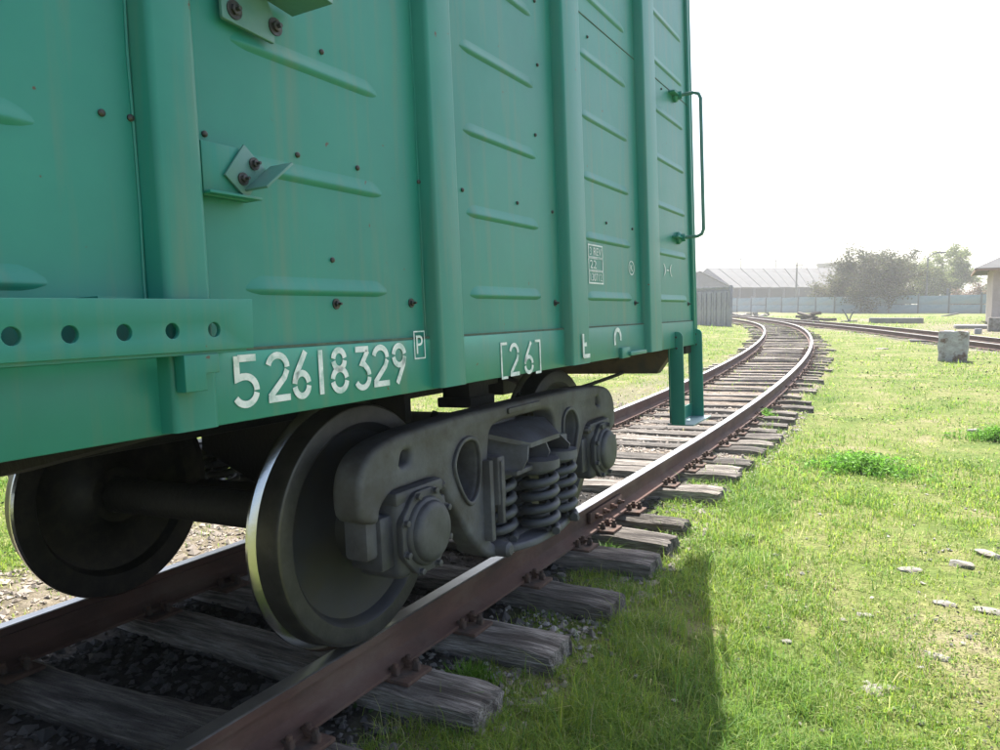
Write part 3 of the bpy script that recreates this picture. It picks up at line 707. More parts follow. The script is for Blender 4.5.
for s in (1, -1):
    sf = C('bogie_side_frame', plate(outl, [win, tear(1), tear(-1), slot(1), slot(-1)], .125, .022, s*1.034, res=3), cast)
    def S(name, me, mats, **k):
        o = obj(name, me, mats, None, **k); o.parent = sf; o.location = Vector(o.location)-sf.location
        return o
    def SC(name, me, mats):                              # centred child of the frame
        nv = len(me.vertices); a = np.empty(nv*3); me.vertices.foreach_get('co', a); a = a.reshape(-1, 3); c = (a.min(0)+a.max(0))/2
        me.vertices.foreach_set('co', (a-c).ravel()); me.materials.clear()
        o = obj(name, me, mats, sf, loc=tuple(Vector(c)-sf.location), center=False); return o
    fo = s*1.0965
    # cast ribs and raised edges on the outer face
    edge = rounded([(-.36, .815), (.36, .815), (.38, .845), (-.38, .845)], .01)
    SC('cast_rib', plate(rounded([(-.17, .825), (.17, .825), (.17, .852), (-.17, .852)], .012), (), .016, .004, fo+s*.004), cast)
    for m_ in (1, -1):
        rim = tear(m_); big = (rim-rim.mean(0))*1.14+rim.mean(0)
        SC('cast_rim', plate(big, [rim], .02, .006, fo+s*.004), cast)
        SC('friction_plate', boxme((s*1.06, m_*.40, .47), (.15, .035, .36), .006), cast)
        SC('jaw', boxme((s*1.02, m_*1.145, .50), (.11, .10, .16), .02), cast)
        # axle box
        yc = m_*.925
        bm = bmesh.new()
        addbox(bm, (s*1.02, yc, .475), (.21, .30, .31), .035, None, 3)
        addbox(bm, (s*1.03, yc, .625), (.19, .31, .05), .012)
        addbox(bm, (s*1.02, yc-.175, .47), (.15, .08, .20), .015); addbox(bm, (s*1.02, yc+.175, .47), (.15, .08, .20), .015)
        SC('axle_box', bm_mesh(bm), castbox)
        fl = rounded([(yc+.165*math.cos(t), .4785+.172*math.sin(t)) for t in np.linspace(math.pi/8, 2*math.pi+math.pi/8, 8, endpoint=False)], .03)
        SC('axle_box_flange', plate(fl, (), .03, .006, s*1.130), castbox)
        SC('axle_box_cover', lathe([(s*1.14, .132), (s*1.152, .130), (s*1.160, .124), (s*1.163, .116), (s*1.176, .113), (s*1.185, .104), (s*1.189, .085), (s*1.190, .03)], 36, 'x', (0, yc, .4785)), castbox)
        for kk in range(8):
            t = math.pi/8+kk*math.pi/4
            me = lathe([(s*1.142, .018), (s*1.147, .018), (s*1.148, .013), (s*1.164, .013), (s*1.166, .008)], 6, 'x', (0, yc+.148*math.cos(t), .4785+.153*math.sin(t)))
            SC('cover_bolt', me, castbox)
        SC('pedestal_pin', lathe([(s*1.08, .024), (s*1.118, .022), (s*1.13, .008)], 10, 'x', (0, m_*.765, .615)), cast)
    # spring seat (lower tray) and lugs
    seat = rounded([(s*.86, -.34), (s*1.10, -.34), (s*1.20, -.12), (s*1.21, .15), (s*1.17, .38), (s*.86, .38)], .08, 4)
    SC('spring_seat', plate(seat, (), .036, .010, .212, 'z'), cast)
    for yy, rr_, xo in ((-.30, .038, 1.15), (.06, .022, 1.225), (.32, .022, 1.215)): SC('seat_lug', lathe([(s*1.06, rr_), (s*xo, rr_*.92), (s*(xo+.012), rr_*.6)], 14, 'x', (0, yy, .225)), cast)
    # springs
    def coil(r, h, turns, wr):
        pts = []; N = int(turns*16)
        for i in range(N+1):
            t = i/N; a = 2*math.pi*turns*t
            flat = min(1, t*6, (1-t)*6); pts.append((r*math.cos(a), r*math.sin(a), h*t))
        return tube(pts, wr, 8)
    SP = coil(.080, .315, 5.0, .0205)
    SPI = coil(.040, .315, 7.5, .011)
    SP.materials.append(springm); SPI.materials.append(springm)
    for (xx, yy) in ((1.165, .0), (1.14, .275), (1.04, -.205), (.955, .12), (.93, -.1)):
        obj('spring', SP, springm, sf, loc=tuple(Vector((s*xx, yy, .242))-sf.location), center=False)
        obj('inner_spring', SPI, springm, sf, loc=tuple(Vector((s*xx, yy, .242))-sf.location), center=False)
    # friction wedge shoe
    for m_ in (1, -1):
        bm = bmesh.new(); addbox(bm, (s*1.08, m_*.335, .55), (.14, .07, .22), .012); addbox(bm, (s*1.145, m_*.345, .50), (.03, .025, .28), .006)
        SC('friction_wedge', bm_mesh(bm), cast)
# bolster across both frames: sloping cap with open pockets in its ends
def bolster():
    bm = bmesh.new()
    addbox(bm, (0, 0, .66), (1.9, .40, .24), .02); addbox(bm, (0, 0, .80), (.42, .42, .10), .02)
    for s in (1, -1):
        V = [(.92, -.30, .755), (.92, .30, .755), (1.06, .30, .750), (1.06, -.30, .750), (1.205, .17, .690), (1.205, -.15, .690)]
        top = [bm.verts.new((s*a, b_, c_)) for a, b_, c_ in V]; bot = [bm.verts.new((s*a, b_, c_-.022)) for a, b_, c_ in V]
        for f in ((0, 1, 2, 3), (3, 2, 4, 5)):
            bm.faces.new([top[i] for i in f]); bm.faces.new([bot[i] for i in f])
        for a, b_ in ((0, 1), (1, 2), (2, 4), (4, 5), (5, 3), (3, 0)): bm.faces.new((top[a], top[b_], bot[b_], bot[a]))
        # slanting side cheek, middle web and far web of the end pockets
        for prof in ([(1.0, -.27), (1.20, -.165)], [(1.0, .03), (1.20, .012)], [(1.0, .31), (1.20, .19)]):
            (xa, ya_), (xb_, yb_) = prof; t_ = .012
            w_ = [bm.verts.new((s*a, b_+e*t_/2, c_)) for e in (-1, 1) for a, b_, c_ in ((xa, ya_, .735), (xb_, yb_, .680), (xb_+.012, yb_*1.35+.02, .62), (xb_-.02, yb_*1.5+.03, .56), (xa, ya_, .56))]
            bm.faces.new(w_[:5]); bm.faces.new(w_[5:])
            for i in range(5): bm.faces.new((w_[i], w_[(i+1) % 5], w_[5+(i+1) % 5], w_[5+i]))
        addbox(bm, (s*1.05, .02, .566), (.27, .56, .022), .004)
        lathe_into(bm, [(.548, .103), (.590, .103)], 24, 'z', (s*1.165, 0, 0)); lathe_into(bm, [(.548, .103), (.590, .103)], 24, 'z', (s*1.14, .275, 0))
    return bm_mesh(bm)
C('bogie_bolster', bolster(), cast)
for (px_, py_, tx, w_, h_) in ((563, 409, '332', .06, .036), (588, 402, '20 06 11', .12, .018)):
    q_ = P(px_, py_, 1.0985); text('frame_lettering', tx, q_[1]-w_, q_[1]+w_, q_[2]-h_, q_[2]+h_, 1.0985, None, castbox)
for yy in (-.42, .42):
    C('brake_beam', tube([(-.74, yy*1.02, .42), (0, yy*.85, .42), (.74, yy*1.02, .42)], .035, 10), under)
    for s in (1, -1):
        arc_ = [(yy*0+(.925 if yy > 0 else -.925)+(-1 if yy > 0 else 1)*r_*math.cos(a), .4785+r_*math.sin(a)) for r_, aa in ((.495, np.linspace(-.35, .45, 8)), (.56, np.linspace(.45, -.35, 8))) for a in aa]
        C('brake_shoe', plate(arc_, (), .08, .004, s*.80), under)
        C('brake_hanger', tube([(s*.80, yy*1.02, .50), (s*.82, yy*.98, .78), (s*.86, yy*.98, .86)], .016, 8), under)

# ------------------------------------------------------------------ ballast and chips between the sleepers (stuff)
def stones_mesh(pos, size, tint, flat=.7):
    N = len(pos)
    ov = np.array([(1, 0, 0), (-1, 0, 0), (0, 1, 0), (0, -1, 0), (0, 0, 1), (0, 0, -1)], float)
    of = np.array([(0, 2, 4), (2, 1, 4), (1, 3, 4), (3, 0, 4), (2, 0, 5), (1, 2, 5), (3, 1, 5), (0, 3, 5)])
    V = ov[None]*(.6+.8*rng.random((N, 6, 1)))+.25*rng.normal(size=(N, 6, 3))
    V[..., 2] *= flat
    a = rng.random(N)*6.28; ca, sa = np.cos(a)[:, None], np.sin(a)[:, None]
    V = np.stack([V[..., 0]*ca-V[..., 1]*sa, V[..., 0]*sa+V[..., 1]*ca, V[..., 2]], -1)*size[:, None, None]+pos[:, None, :]
    F = (of[None]+6*np.arange(N)[:, None, None]).reshape(-1, 3)
    return big_mesh(V.reshape(-1, 3), F.ravel(), np.arange(len(F))*3, np.full(len(F), 3), np.repeat(tint, 6, 0), False)
def in_view(p, mx=170, my=140):
    d = p-CAMW; z = d@FW; u = 500+FPX*(d@RW)/np.maximum(z, .01); v = 375-FPX*(d@UW)/np.maximum(z, .01)
    return (z > .3) & (u > -mx) & (u < 1000+mx) & (v > -my) & (v < 750+my)
N = 26000
yy = -1+rng.random(N)**1.5*13; xx = tcx(yy)+rng.uniform(-2.4, 1.45, N)
p_ = np.stack([xx, yy, ground_z(xx, yy)+.005], 1); k = in_view(p_); p_ = p_[k]
sz = rng.uniform(.008, .024, len(p_))*(1+1.0*(rng.random(len(p_)) < .06))
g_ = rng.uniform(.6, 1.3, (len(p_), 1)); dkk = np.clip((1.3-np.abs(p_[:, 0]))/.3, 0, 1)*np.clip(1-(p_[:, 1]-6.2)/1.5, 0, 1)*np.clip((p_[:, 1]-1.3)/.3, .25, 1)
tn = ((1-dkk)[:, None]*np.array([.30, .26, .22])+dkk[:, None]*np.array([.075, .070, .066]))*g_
obj('ballast', stones_mesh(p_, sz, tn, .6), stonem, center=False, kind='stuff', label='small ballast stones and chips between the sleepers', cat='gravel')
# paler loose stones beside the near sleeper ends and out in the turf
N = 700
c_ = rng.integers(0, 5, N); cen = np.array([(1.02, 2.72, .22, .12), (1.15, 3.33, .2, .14), (3.0, 3.0, .55, .35), (1.9, 4.2, .5, .4), (2.6, 6.4, 1.2, 1.2)])
xx = cen[c_, 0]+rng.normal(size=N)*cen[c_, 2]; yy = cen[c_, 1]+rng.normal(size=N)*cen[c_, 3]
p_ = np.stack([xx, yy, ground_z(xx, yy)+.008], 1)
obj('loose_stones', stones_mesh(p_, rng.uniform(.005, .016, N)*(1+(c_ < 2)*.4), np.array([.33, .31, .28])*rng.uniform(.4, 1.2, (N, 1)), .6), stonem, center=False, kind='stuff', label='pale loose stone chips in the turf and by the sleeper ends', cat='gravel')

# ------------------------------------------------------------------ grass (stuff): single blades, thinning where the soil is worn
def blades(pos, h, wd, yaw, lean, tint):
    N = len(pos); d = np.stack([np.cos(yaw), np.sin(yaw), 0*yaw], 1); s = np.stack([-np.sin(yaw), np.cos(yaw), 0*yaw], 1)
    up = np.array([0, 0, 1.0])
    m1 = pos+up*(h*.55)[:, None]+d*(h*lean*.25)[:, None]; tp = pos+up*(h*(1-.25*lean))[:, None]+d*(h*lean*.95)[:, None]
    V = np.stack([pos-s*(wd/2)[:, None], pos+s*(wd/2)[:, None], m1+s*(wd*.42)[:, None], m1-s*(wd*.42)[:, None], tp], 1)
    b = 5*np.arange(N)[:, None]
    lp = np.concatenate([b+np.array([[0, 1, 2, 3]]), b+np.array([[3, 2, 4]])], 1).ravel()
    st = (7*np.arange(N)[:, None]+np.array([[0, 4]])).ravel(); tt = np.tile([4, 3], N)
    return big_mesh(V.reshape(-1, 3), lp, st, tt, np.repeat(tint, 5, 0), False)
def scatter(N, r0, r1):
    lr = np.exp(rng.uniform(math.log(r0), math.log(r1), N)); az = rng.uniform(-.68, .68, N)
    fx, fy = FW[0], FW[1]; nn = math.hypot(fx, fy); fx /= nn; fy /= nn
    x = CAMW[0]+lr*(fx*np.cos(az)+fy*np.sin(az)); y = CAMW[1]+lr*(fy*np.cos(az)-fx*np.sin(az))
    return x, y, lr
x, y, r = [np.concatenate(q_) for q_ in zip(scatter(420000, 1.7, 75), scatter(330000, 1.7, 9))]
N = len(x)
bm_ = bare_mask(x, y)
patch = fbm(x*.9, y*.9, 41); fine = fbm(x*4.5, y*4.5, 77); dryp = np.clip((fbm(x*.55+9, y*.55, 58, 4)-.47)/.16, 0, 1)
spk = np.clip((fbm(x*7+3, y*7, 133)-.54)/.1, 0, 1)
dens = np.clip(.45+.9*(patch-.35)+1.1*(fine-.5), .04, 1)*(1-.55*dryp)*(1-.75*spk)
keep = (rng.random(N) < dens*np.clip(1-bm_*1.02, .0, 1)+.02*(bm_ > .3)*(y > 9)+.22*(bm_ > .3)*(y > 9.5)*(np.abs(np.abs(x-tcx(y))-1.25) < .28)+.10*(bm_ > .2)*(y > 13)*(fine > .5)+.004*(bm_ > .3))
und = (x-tcx(y) > -1.3) & (x-tcx(y) < .93) & (y < 7.5)
keep &= ~(und & (rng.random(N) < .985))
pos = np.stack([x, y, ground_z(x, y)-.004], 1); keep &= in_view(pos)
x, y, r, pos, patch, fine, dryp, bm2 = [a[keep] for a in (x, y, r, pos, patch, fine, dryp, bm_)]
N = len(x)
edge = np.exp(-((x-tcx(y)-1.60)/.30)**2)*np.clip((9-y)/3, 0, 1)            # longer grass along the sleeper ends
h = (.018+.050*rng.random(N)**1.6)*(.65+.9*patch)+edge*.075*rng.random(N)*(fine+.2)+.0009*r
h *= 1-.35*dryp
h *= 1+1.6*(rng.random(N) < .025)*(.4+patch)
wd = (.0022+.0022*rng.random(N))*np.maximum(1, r/3.4)**.82
yaw = rng.random(N)*6.283; lean = rng.uniform(.1, 1.0, N)+.9*rng.random(N)**3
c0 = np.array([.345, .435, .055]); c1 = np.array([.125, .270, .055]); c2 = np.array([.55, .50, .28])
t1 = rng.random((N, 1)); t2 = (rng.random((N, 1)) < .09+.26*dryp[:, None]+.25*(bm2[:, None] > .5)).astype(float)*rng.uniform(.5, 1, (N, 1))
far_y = np.clip((r-6)/18, 0, 1)[:, None]*.25
tn = (c0*(1-t1)+c1*t1)*(1-t2)+c2*t2
lush = np.clip((patch-.55)/.15, 0, 1)[:, None]; tn = tn*(1-.35*lush)+np.array([.085, .23, .035])*.35*lush
tn *= rng.uniform(.75, 1.25, (N, 1))
obj('grass', blades(pos, h, wd, yaw, lean, tn), grassm, center=False, kind='stuff', label='short yellow green turf with worn dry patches across the yard', cat='grass')
# broad-leaved ground weeds (clover-like leaves lying between the blades)
def leaf_discs(pos, size, tint, tilt=.5):
    N = len(pos); a = rng.random(N)*6.283; nrm = np.stack([rng.normal(size=N)*tilt, rng.normal(size=N)*tilt, np.ones(N)], 1); nrm /= np.linalg.norm(nrm, axis=1)[:, None]
    u = np.stack([np.cos(a), np.sin(a), 0*a], 1); u -= nrm*(u*nrm).sum(1)[:, None]; u /= np.linalg.norm(u, axis=1)[:, None]; v = np.cross(nrm, u)
    ang = [(-1, 0), (-.35, .55), (.45, .5), (1, 0), (.45, -.5), (-.35, -.55)]
    V = np.stack([pos+u*(size*ca)[:, None]+v*(size*sa*.9)[:, None]+nrm*(size*.18*abs(sa))[:, None] for ca, sa in ang], 1)
    lp = (6*np.arange(N)[:, None]+np.arange(6)[None]).ravel()
    return big_mesh(V.reshape(-1, 3), lp, 6*np.arange(N), np.full(N, 6), np.repeat(tint, 6, 0), False)
N = 120000; x, y, r = scatter(N, 1.8, 26)
pt = fbm(x*1.4, y*1.4, 91); keep = (rng.random(N) < np.clip((pt-.42)*3.5, .04, 1)*np.clip(1-bare_mask(x, y)*1.1, 0, 1)) & ~((np.abs(x) < 1.2) & (y < 7.5))
pos = np.stack([x, y, ground_z(x, y)+rng.uniform(.004, .035, N)], 1); keep &= in_view(pos); pos = pos[keep]; r = r[keep]; N = len(pos)
tn = (np.array([.16, .27, .042])*rng.uniform(.5, 1.4, (N, 1)))*(1-(rng.random((N, 1)) < .15))+np.array([.30, .28, .12])*(rng.random((N, 1)) < .13)
obj('ground_weeds', leaf_discs(pos, rng.uniform(.004, .010, N)*np.maximum(1, r/4)**.8, tn), grassm, center=False, kind='stuff', label='tiny broad leaved weeds spread through the turf', cat='weeds')

# ------------------------------------------------------------------ weed clumps
def weed_clump(px, py, rad, hh, nst, label, seed, col=(.12, .27, .028), broad=True):
    g = gp(px, py); r_ = np.random.default_rng(seed)
    root = empty('weed_clump', tuple(g), label, 'weed', 'weed clumps in the turf')
    N = nst; a = r_.random(N)*6.283; q = np.minimum(rad*np.abs(r_.normal(size=N))*.62, rad*1.6)*(.75+.4*np.sin(a*3+seed)); xx = q*np.cos(a); yy_ = q*np.sin(a)
    h = hh*np.clip(1-.45*(q/rad)**2, .18, 1)*(.4+.7*r_.random(N))
    tn = np.array(col)*r_.uniform(.5, 1.6, (N, 1))
    me = blades(np.stack([xx, yy_, -.01+0*xx], 1), h, np.full(N, .006)+.004*r_.random(N), r_.random(N)*6.28, r_.uniform(.2, 1.0, N), tn)
    obj('blades', me, grassm, root, loc=(0, 0, 0), center=False, kind='stuff')
    if broad:
        M_ = N; pos = np.stack([xx, yy_, h*r_.uniform(.3, .95, M_)], 1)
        me = leaf_discs(pos, r_.uniform(.010, .024, M_), np.array(col)*r_.uniform(.6, 1.9, (M_, 1)), .8); obj('leaves', me, leafm, root, loc=(0, 0, 0), center=False, kind='stuff')
weed_clump(862, 470, .62, .17, 2000, 'lush dark green weed clump in the middle of the turf', 3)
weed_clump(1000, 440, .5, .17, 1300, 'dark green weed clump at the right edge of the turf', 4)
weed_clump(765, 418, .22, .14, 400, 'low dark weed clump beside the sleeper ends ahead of the boxcar', 5)
weed_clump(388, 690, .11, .17, 260, 'leafy weeds growing between the nearest sleeper ends by the rail', 6, (.05, .10, .025))
weed_clump(470, 690, .17, .14, 420, 'bright grass tuft behind the nearest sleeper end', 7, (.10, .22, .02), False)
weed_clump(610, 560, .22, .13, 420, 'grass tuft between the sleepers at the shadow edge', 8, (.10, .22, .02), False)

# ------------------------------------------------------------------ stones lying in the turf
def rock_me(sx, sy, sz_, seed, sub=2):
    bm = bmesh.new(); bmesh.ops.create_icosphere(bm, subdivisions=sub, radius=1)
    for v in bm.verts:
        n_ = mnoise.noise(v.co*1.3+Vector((seed*3.7, seed, 0)))*.45+mnoise.noise(v.co*3+Vector((seed, 0, seed)))*.2
        c = v.co*(1+n_); c.x = max(-.85, min(.85, c.x)); c.z = max(-.7, min(.7, c.z)); v.co = Vector((c.x*sx, c.y*sy, c.z*sz_))
    return bm_mesh(bm, 30)
for i, (px, py, w_, h_, rz, lab) in enumerate([
    (910, 571, .085, .03, .3, 'flat white stone in the turf, left of two larger stones'),
    (962, 566, .085, .045, -.5, 'grey stone beside the larger slab-like stone at the right edge'),
    (988, 556, .10, .045, -.9, 'largest pale flat stone in the turf near the right edge'),
    (752, 538, .04, .035, 0, 'small white stone in the sunlit turf just past the boxcar shadow'),
    (787, 643, .032, .025, .5, 'small round white pebble in the near turf beside the shadow'),
    (938, 658, .06, .025, -.4, 'low brownish stone half sunk in the near right turf'),
    (945, 604, .07, .02, .2, 'thin pale stone flush with the turf below the flat white stone'),
    (988, 612, .08, .025, .1, 'pale sunken stone at the right edge of the near turf'),
    (865, 616, .05, .02, .1, 'flat pale stone among clover in the near turf'),
    (562, 576, .035, .03, 0, 'round pale pebble lying between two shaded sleeper ends'),
    (640, 580, .055, .03, .4, 'grey flat stone in the shaded grass by the sleeper end'),
    (600, 625, .05, .03, .8, 'dull grey stone in the shaded grass beside the second sleeper'),
    (880, 690, .09, .02, .8, 'pale crumbled stone patch in the near turf'),
    (975, 432, .10, .06, .3, 'white stone in the distant turf at the right edge'),
    (882, 349, .22, .05, .2, 'small white fragment lying left of the concrete block')]):
    g = gp(px, py); o = obj('stone', rock_me(w_, w_*.6, h_, i+1), palestone, None, loc=(g[0], g[1], g[2]-h_*.05), center=False, label=lab, cat='stone', group='loose stones in the turf'); o.rotation_euler = (0, 0, rz)

# ------------------------------------------------------------------ yard furniture
def gnd(x, y): return gz(x, y)
g = gp(953, 362)
bm = bmesh.new(); addbox(bm, (0, 0, .38), (.66, .42, .80), .03); bmesh.ops.subdivide_edges(bm, edges=bm.edges[:], cuts=3, use_grid_fill=True)
for v in bm.verts: v.co += Vector((mnoise.noise(v.co*4), mnoise.noise(v.co*4+Vector((9, 0, 0))), mnoise.noise(v.co*4+Vector((0, 9, 0)))))*.035
o = obj('masonry_block', bm_mesh(bm, 25), oldconc, None, loc=(g[0], g[1]+.3, g[2]), center=False, label='chipped whitewashed masonry block with rusty brown edges standing in the turf', cat='block'); o.rotation_euler = (0, 0, -.08)

def heap(name, px, py, depthw, items, label, cat, mt, seed, kid):
    g = at(px, py, 72); g[2] = gz(g[0], g[1]); r_ = random.Random(seed); root = empty(name, tuple(g), label, cat)
    for i in range(items):
        s_ = r_.uniform(.25, .75)
        o = obj(kid, rock_me(s_, s_*r_.uniform(.5, .9), s_*r_.uniform(.35, .6), seed+i, 1), mt, root, loc=(r_.gauss(0, depthw), r_.gauss(0, depthw*.5), r_.uniform(.0, .25)), center=False); o.rotation_euler = (r_.uniform(-.4, .4), r_.uniform(-.4, .4), r_.uniform(0, 3))
    return root
heap('rubble_heap', 745, 311, 1.3, 26, 'white rubble heap beyond the track, right of the panel fence', 'rubble', palestone, 60, 'rubble_piece')
g = gp(810, 321); root = empty('scrap_timber_pile', tuple(g), 'dark pile of old sleepers and timber beyond the second track', 'timber pile')
for i in range(11):
    o = obj('timber', boxme((0, 0, 0), (rnd.uniform(.5, 1.3), .22, .17), .02), brownwood, root, loc=(rnd.gauss(0, .55), rnd.gauss(0, .3), .09+.05*i*rnd.random()), center=False); o.rotation_euler = (rnd.uniform(-.3, .3), rnd.uniform(-.18, .18), rnd.uniform(-1, 1))
g = gp(896, 323)
obj('concrete_slab', boxme((0, 0, .16), (3.0, 1.2, .34), .03), concrete, None, loc=tuple(g), center=False, label='long grey concrete slab lying in the yard behind the second track', cat='slab')
g = gp(849, 322); root = empty('scrap_iron', tuple(g), 'bent scrap iron sticking up beside the long concrete slab', 'scrap')
for pts in ([(0, 0, 0), (.1, 0, .4), (.3, 0, .75)], [(0, 0, 0), (-.15, 0, .4), (-.45, .1, .85)], [(-.5, 0, .03), (.5, 0, .06)]): obj('iron_bar', tube(pts, .05, 6), bluepost, root, loc=(0, 0, 0), center=False)
g = at(900, 312, 88); obj('rusty_box', boxme((0, 0, .5), (1.0, .6, 1.1), .02), redm, None, loc=(g[0], g[1], gnd(g[0], g[1])), center=False, label='small rusty red box standing against the blue fence', cat='box')
g = gp(950, 316); o = obj('white_board', boxme((0, 0, .1), (1.4, .5, .12), .01), roofwhite, None, loc=tuple(g), center=False, label='white board lying in the grass before the blue fence', cat='board'); o.rotation_euler = (0, -.2, .2)
g = gp(920, 341); obj('white_sheet', boxme((0, 0, .02), (.75, 1.0, .05), .01), roofwhite, None, loc=tuple(g), center=False, label='white flat sheet lying beside the second track', cat='sheet')
g = gp(972, 328); obj('concrete_slab', boxme((0, 0, .07), (1.5, 2.2, .16), .02), concrete, None, loc=tuple(g), center=False, label='low concrete slab in front of the house corner', cat='slab')
g = gp(978, 334); obj('concrete_block', boxme((0, 0, .10), (.26, .3, .24), .02), fencem, None, loc=tuple(g), center=False, label='small dark concrete block beside the second track at right', cat='block')
g = gp(997, 331); obj('white_block', boxme((0, 0, .25), (.7, .7, .7), .02), palestone, None, loc=tuple(g), center=False, label='white block against the foot of the house wall', cat='block')

# grey panel fence at the left, with pierced top
fr, fl_ = gp(729, 326.5), gp(697, 325.0)
dv = np.array([fl_[0]-fr[0], fl_[1]-fr[1]]); dv = dv/np.linalg.norm(dv); ang = math.atan2(dv[1], dv[0])
pf = empty('panel_fence', (fr[0], fr[1], gnd(fr[0], fr[1])), 'grey concrete panel fence with pierced top edge behind the boxcar corner', 'fence', rot=(0, 0, ang))
for i in range(9):
    w_ = .56
    hl = [rounded([(i*w_+.06+k*.17, 2.02), (i*w_+.16+k*.17, 2.02), (i*w_+.16+k*.17, 2.2), (i*w_+.06+k*.17, 2.2)], .04, 2) for k in range(3)]
    me = plate([(i*w_, 0), (i*w_+w_-.02, 0), (i*w_+w_-.02, 2.30), (i*w_, 2.30)], hl, .09, .01, .015*(i % 2), 'y')
    obj('panel', me, fencem, pf)
    obj('panel_rib', boxme((i*w_+w_/2, .06*(1 if True else 0), .98), (.16, .10, 1.95), .015), fencem, pf)
    obj('panel_rib', boxme((i*w_+w_/2, -.06, .98), (.16, .12, 1.95), .015), fencem, pf)
for i in (0, 5): obj('post', boxme((i*.56-.03, -.05, 1.15), (.14, .16, 2.42), .01), fencem, pf)

# long blue-washed fence across the back
bf = empty('blue_fence', (0, 96, gnd(0, 96)), 'long pale blue panel fence across the back of the yard', 'fence')
pts = [(24, 90), (8.5, 94), (-6, 98), (-22, 112), (-34, 126), (-60, 140)]
def along(pts, stp):
    out = []; 
    for (a, b_) in zip(pts[:-1], pts[1:]):
        L = math.dist(a, b_); n_ = max(1, round(L/stp))
        for i in range(n_): out.append((a[0]+(b_[0]-a[0])*i/n_, a[1]+(b_[1]-a[1])*i/n_, a[0]+(b_[0]-a[0])*(i+1)/n_, a[1]+(b_[1]-a[1])*(i+1)/n_))
    return out
for k, (x0, y0, x1, y1) in enumerate(along(pts, 3.0)):
    L = math.dist((x0, y0), (x1, y1)); a = math.atan2(y1-y0, x1-x0); cx_, cy_ = (x0+x1)/2, (y0+y1)/2; z = gnd(cx_, cy_)
    for lv in (0, 1):
        o = obj('panel', boxme((0, 0, 0), (L-.16, .09, .96), .01), bluefence, None, loc=(cx_, cy_, z+.48+lv*1.0+rnd.uniform(-.05, .05)), center=False)
        o.rotation_euler = (rnd.uniform(-.03, .03), rnd.uniform(-.012, .012), a); o.parent = bf; o.matrix_parent_inverse = Matrix.Translation(bf.location).inverted()
    o = obj('post', boxme((0, 0, 1.1), (.16, .18, 2.2), .01), bluepost, None, loc=(x0, y0, z), center=False); o.rotation_euler = (0, 0, a); o.parent = bf; o.matrix_parent_inverse = Matrix.Translation(bf.location).inverted()
for px, d in ((947, 93),):
    g = at(px, 300, d); o = obj('post', boxme((0, 0, 1.45), (.24, .22, 2.9), .02), bluepost, None, loc=(g[0], g[1]-.6, gnd(g[0], g[1])), center=False); o.parent = bf; o.matrix_parent_inverse = Matrix.Translation(bf.location).inverted()

# ------------------------------------------------------------------ barn with white sheet roof
D = 150
A = at(707, 268, D); B = at(862, 268, D)                 # ridge
E0, E1 = at(733, 287.5, D-9), at(866, 287, D-9)          # front eave
zg = gnd(A[0], A[1])
barn = empty('barn', (A[0], A[1], zg), 'long low barn with white sheet metal roof beyond the blue fence', 'barn')
def wchild(name, me, mt, par):
    o = child(name, me, mt, par); return o
def quad_solid(pts, t):                                  # four corners thickened along the normal
    p = [Vector(q) for q in pts]; n_ = (p[1]-p[0]).cross(p[3]-p[0]).normalized()*t
    V = p+[q-n_ for q in p]; F = [(0, 1, 2, 3), (7, 6, 5, 4)]+[(i, (i+1) % 4, 4+(i+1) % 4, 4+i) for i in range(4)]
    me = pydata('q', V, F); bm = bmesh.new(); bm.from_mesh(me); bmesh.ops.recalc_face_normals(bm, faces=bm.faces); bm.to_mesh(me); bm.free(); return me
NR = 14
for k in range(NR):
    t0, t1 = k/NR, (k+1)/NR-.004
    q0, q1 = A+(B-A)*t0, A+(B-A)*t1; e0, e1 = E0+(E1-E0)*t0, E0+(E1-E0)*t1
    lift = np.array([0, 0, .05*(k % 2)])
    wchild('roof_sheet', quad_solid([e0+lift, e1+lift, q1+lift, q0+lift], .12), roofwhite, barn)
bk = 2*A-E0; bk[2] = E0[2]; bk2 = 2*B-E1; bk2[2] = E1[2]
wchild('roof_back', quad_solid([q for q in (A, B, bk2, bk)], .12), roofwhite, barn)
def wall(a, b_, zt0, zt1, mt, nm, par, zb_=None):
    zb0 = gnd(a[0], a[1])-.2
    return wchild(nm, quad_solid([(a[0], a[1], zb0), (b_[0], b_[1], zb0), (b_[0], b_[1], zt1), (a[0], a[1], zt0)], .25), mt, par)
ins = (A-E0); ins[2] = 0; ins = ins/np.linalg.norm(ins)*.8
wall(E0+ins, E1+ins, E0[2]-.15, E1[2]-.15, walldark, 'front_wall', barn)
# gable end
gl = at(692, 287, D+6); ap = at(702, 270.5, D)
me = quad_solid([(E0[0], E0[1], zg-.2), (E0[0], E0[1], E0[2]-.1), (A[0], A[1], A[2]-.15), (bk[0], bk[1], bk[2]-.1)], .2)
wchild('gable_wall', me, wallgrey, barn)
gw = E0+(bk-E0)
me = quad_solid([(E0[0], E0[1], zg-.2), (E0[0], E0[1], E0[2]-.1), (bk[0], bk[1], bk[2]-.1), (bk[0], bk[1], zg-.2)], .2); wchild('gable_wall', me, wallgrey, barn)
for k in range(9):
    t = (k+.5)/9; c = E0+(E1-E0)*t; wchild('post', boxme((c[0]+ins[0]*.3, c[1]+ins[1]*.3, (zg+c[2])/2-.1), (.3, .3, c[2]-zg-.2)), wallgrey, barn)
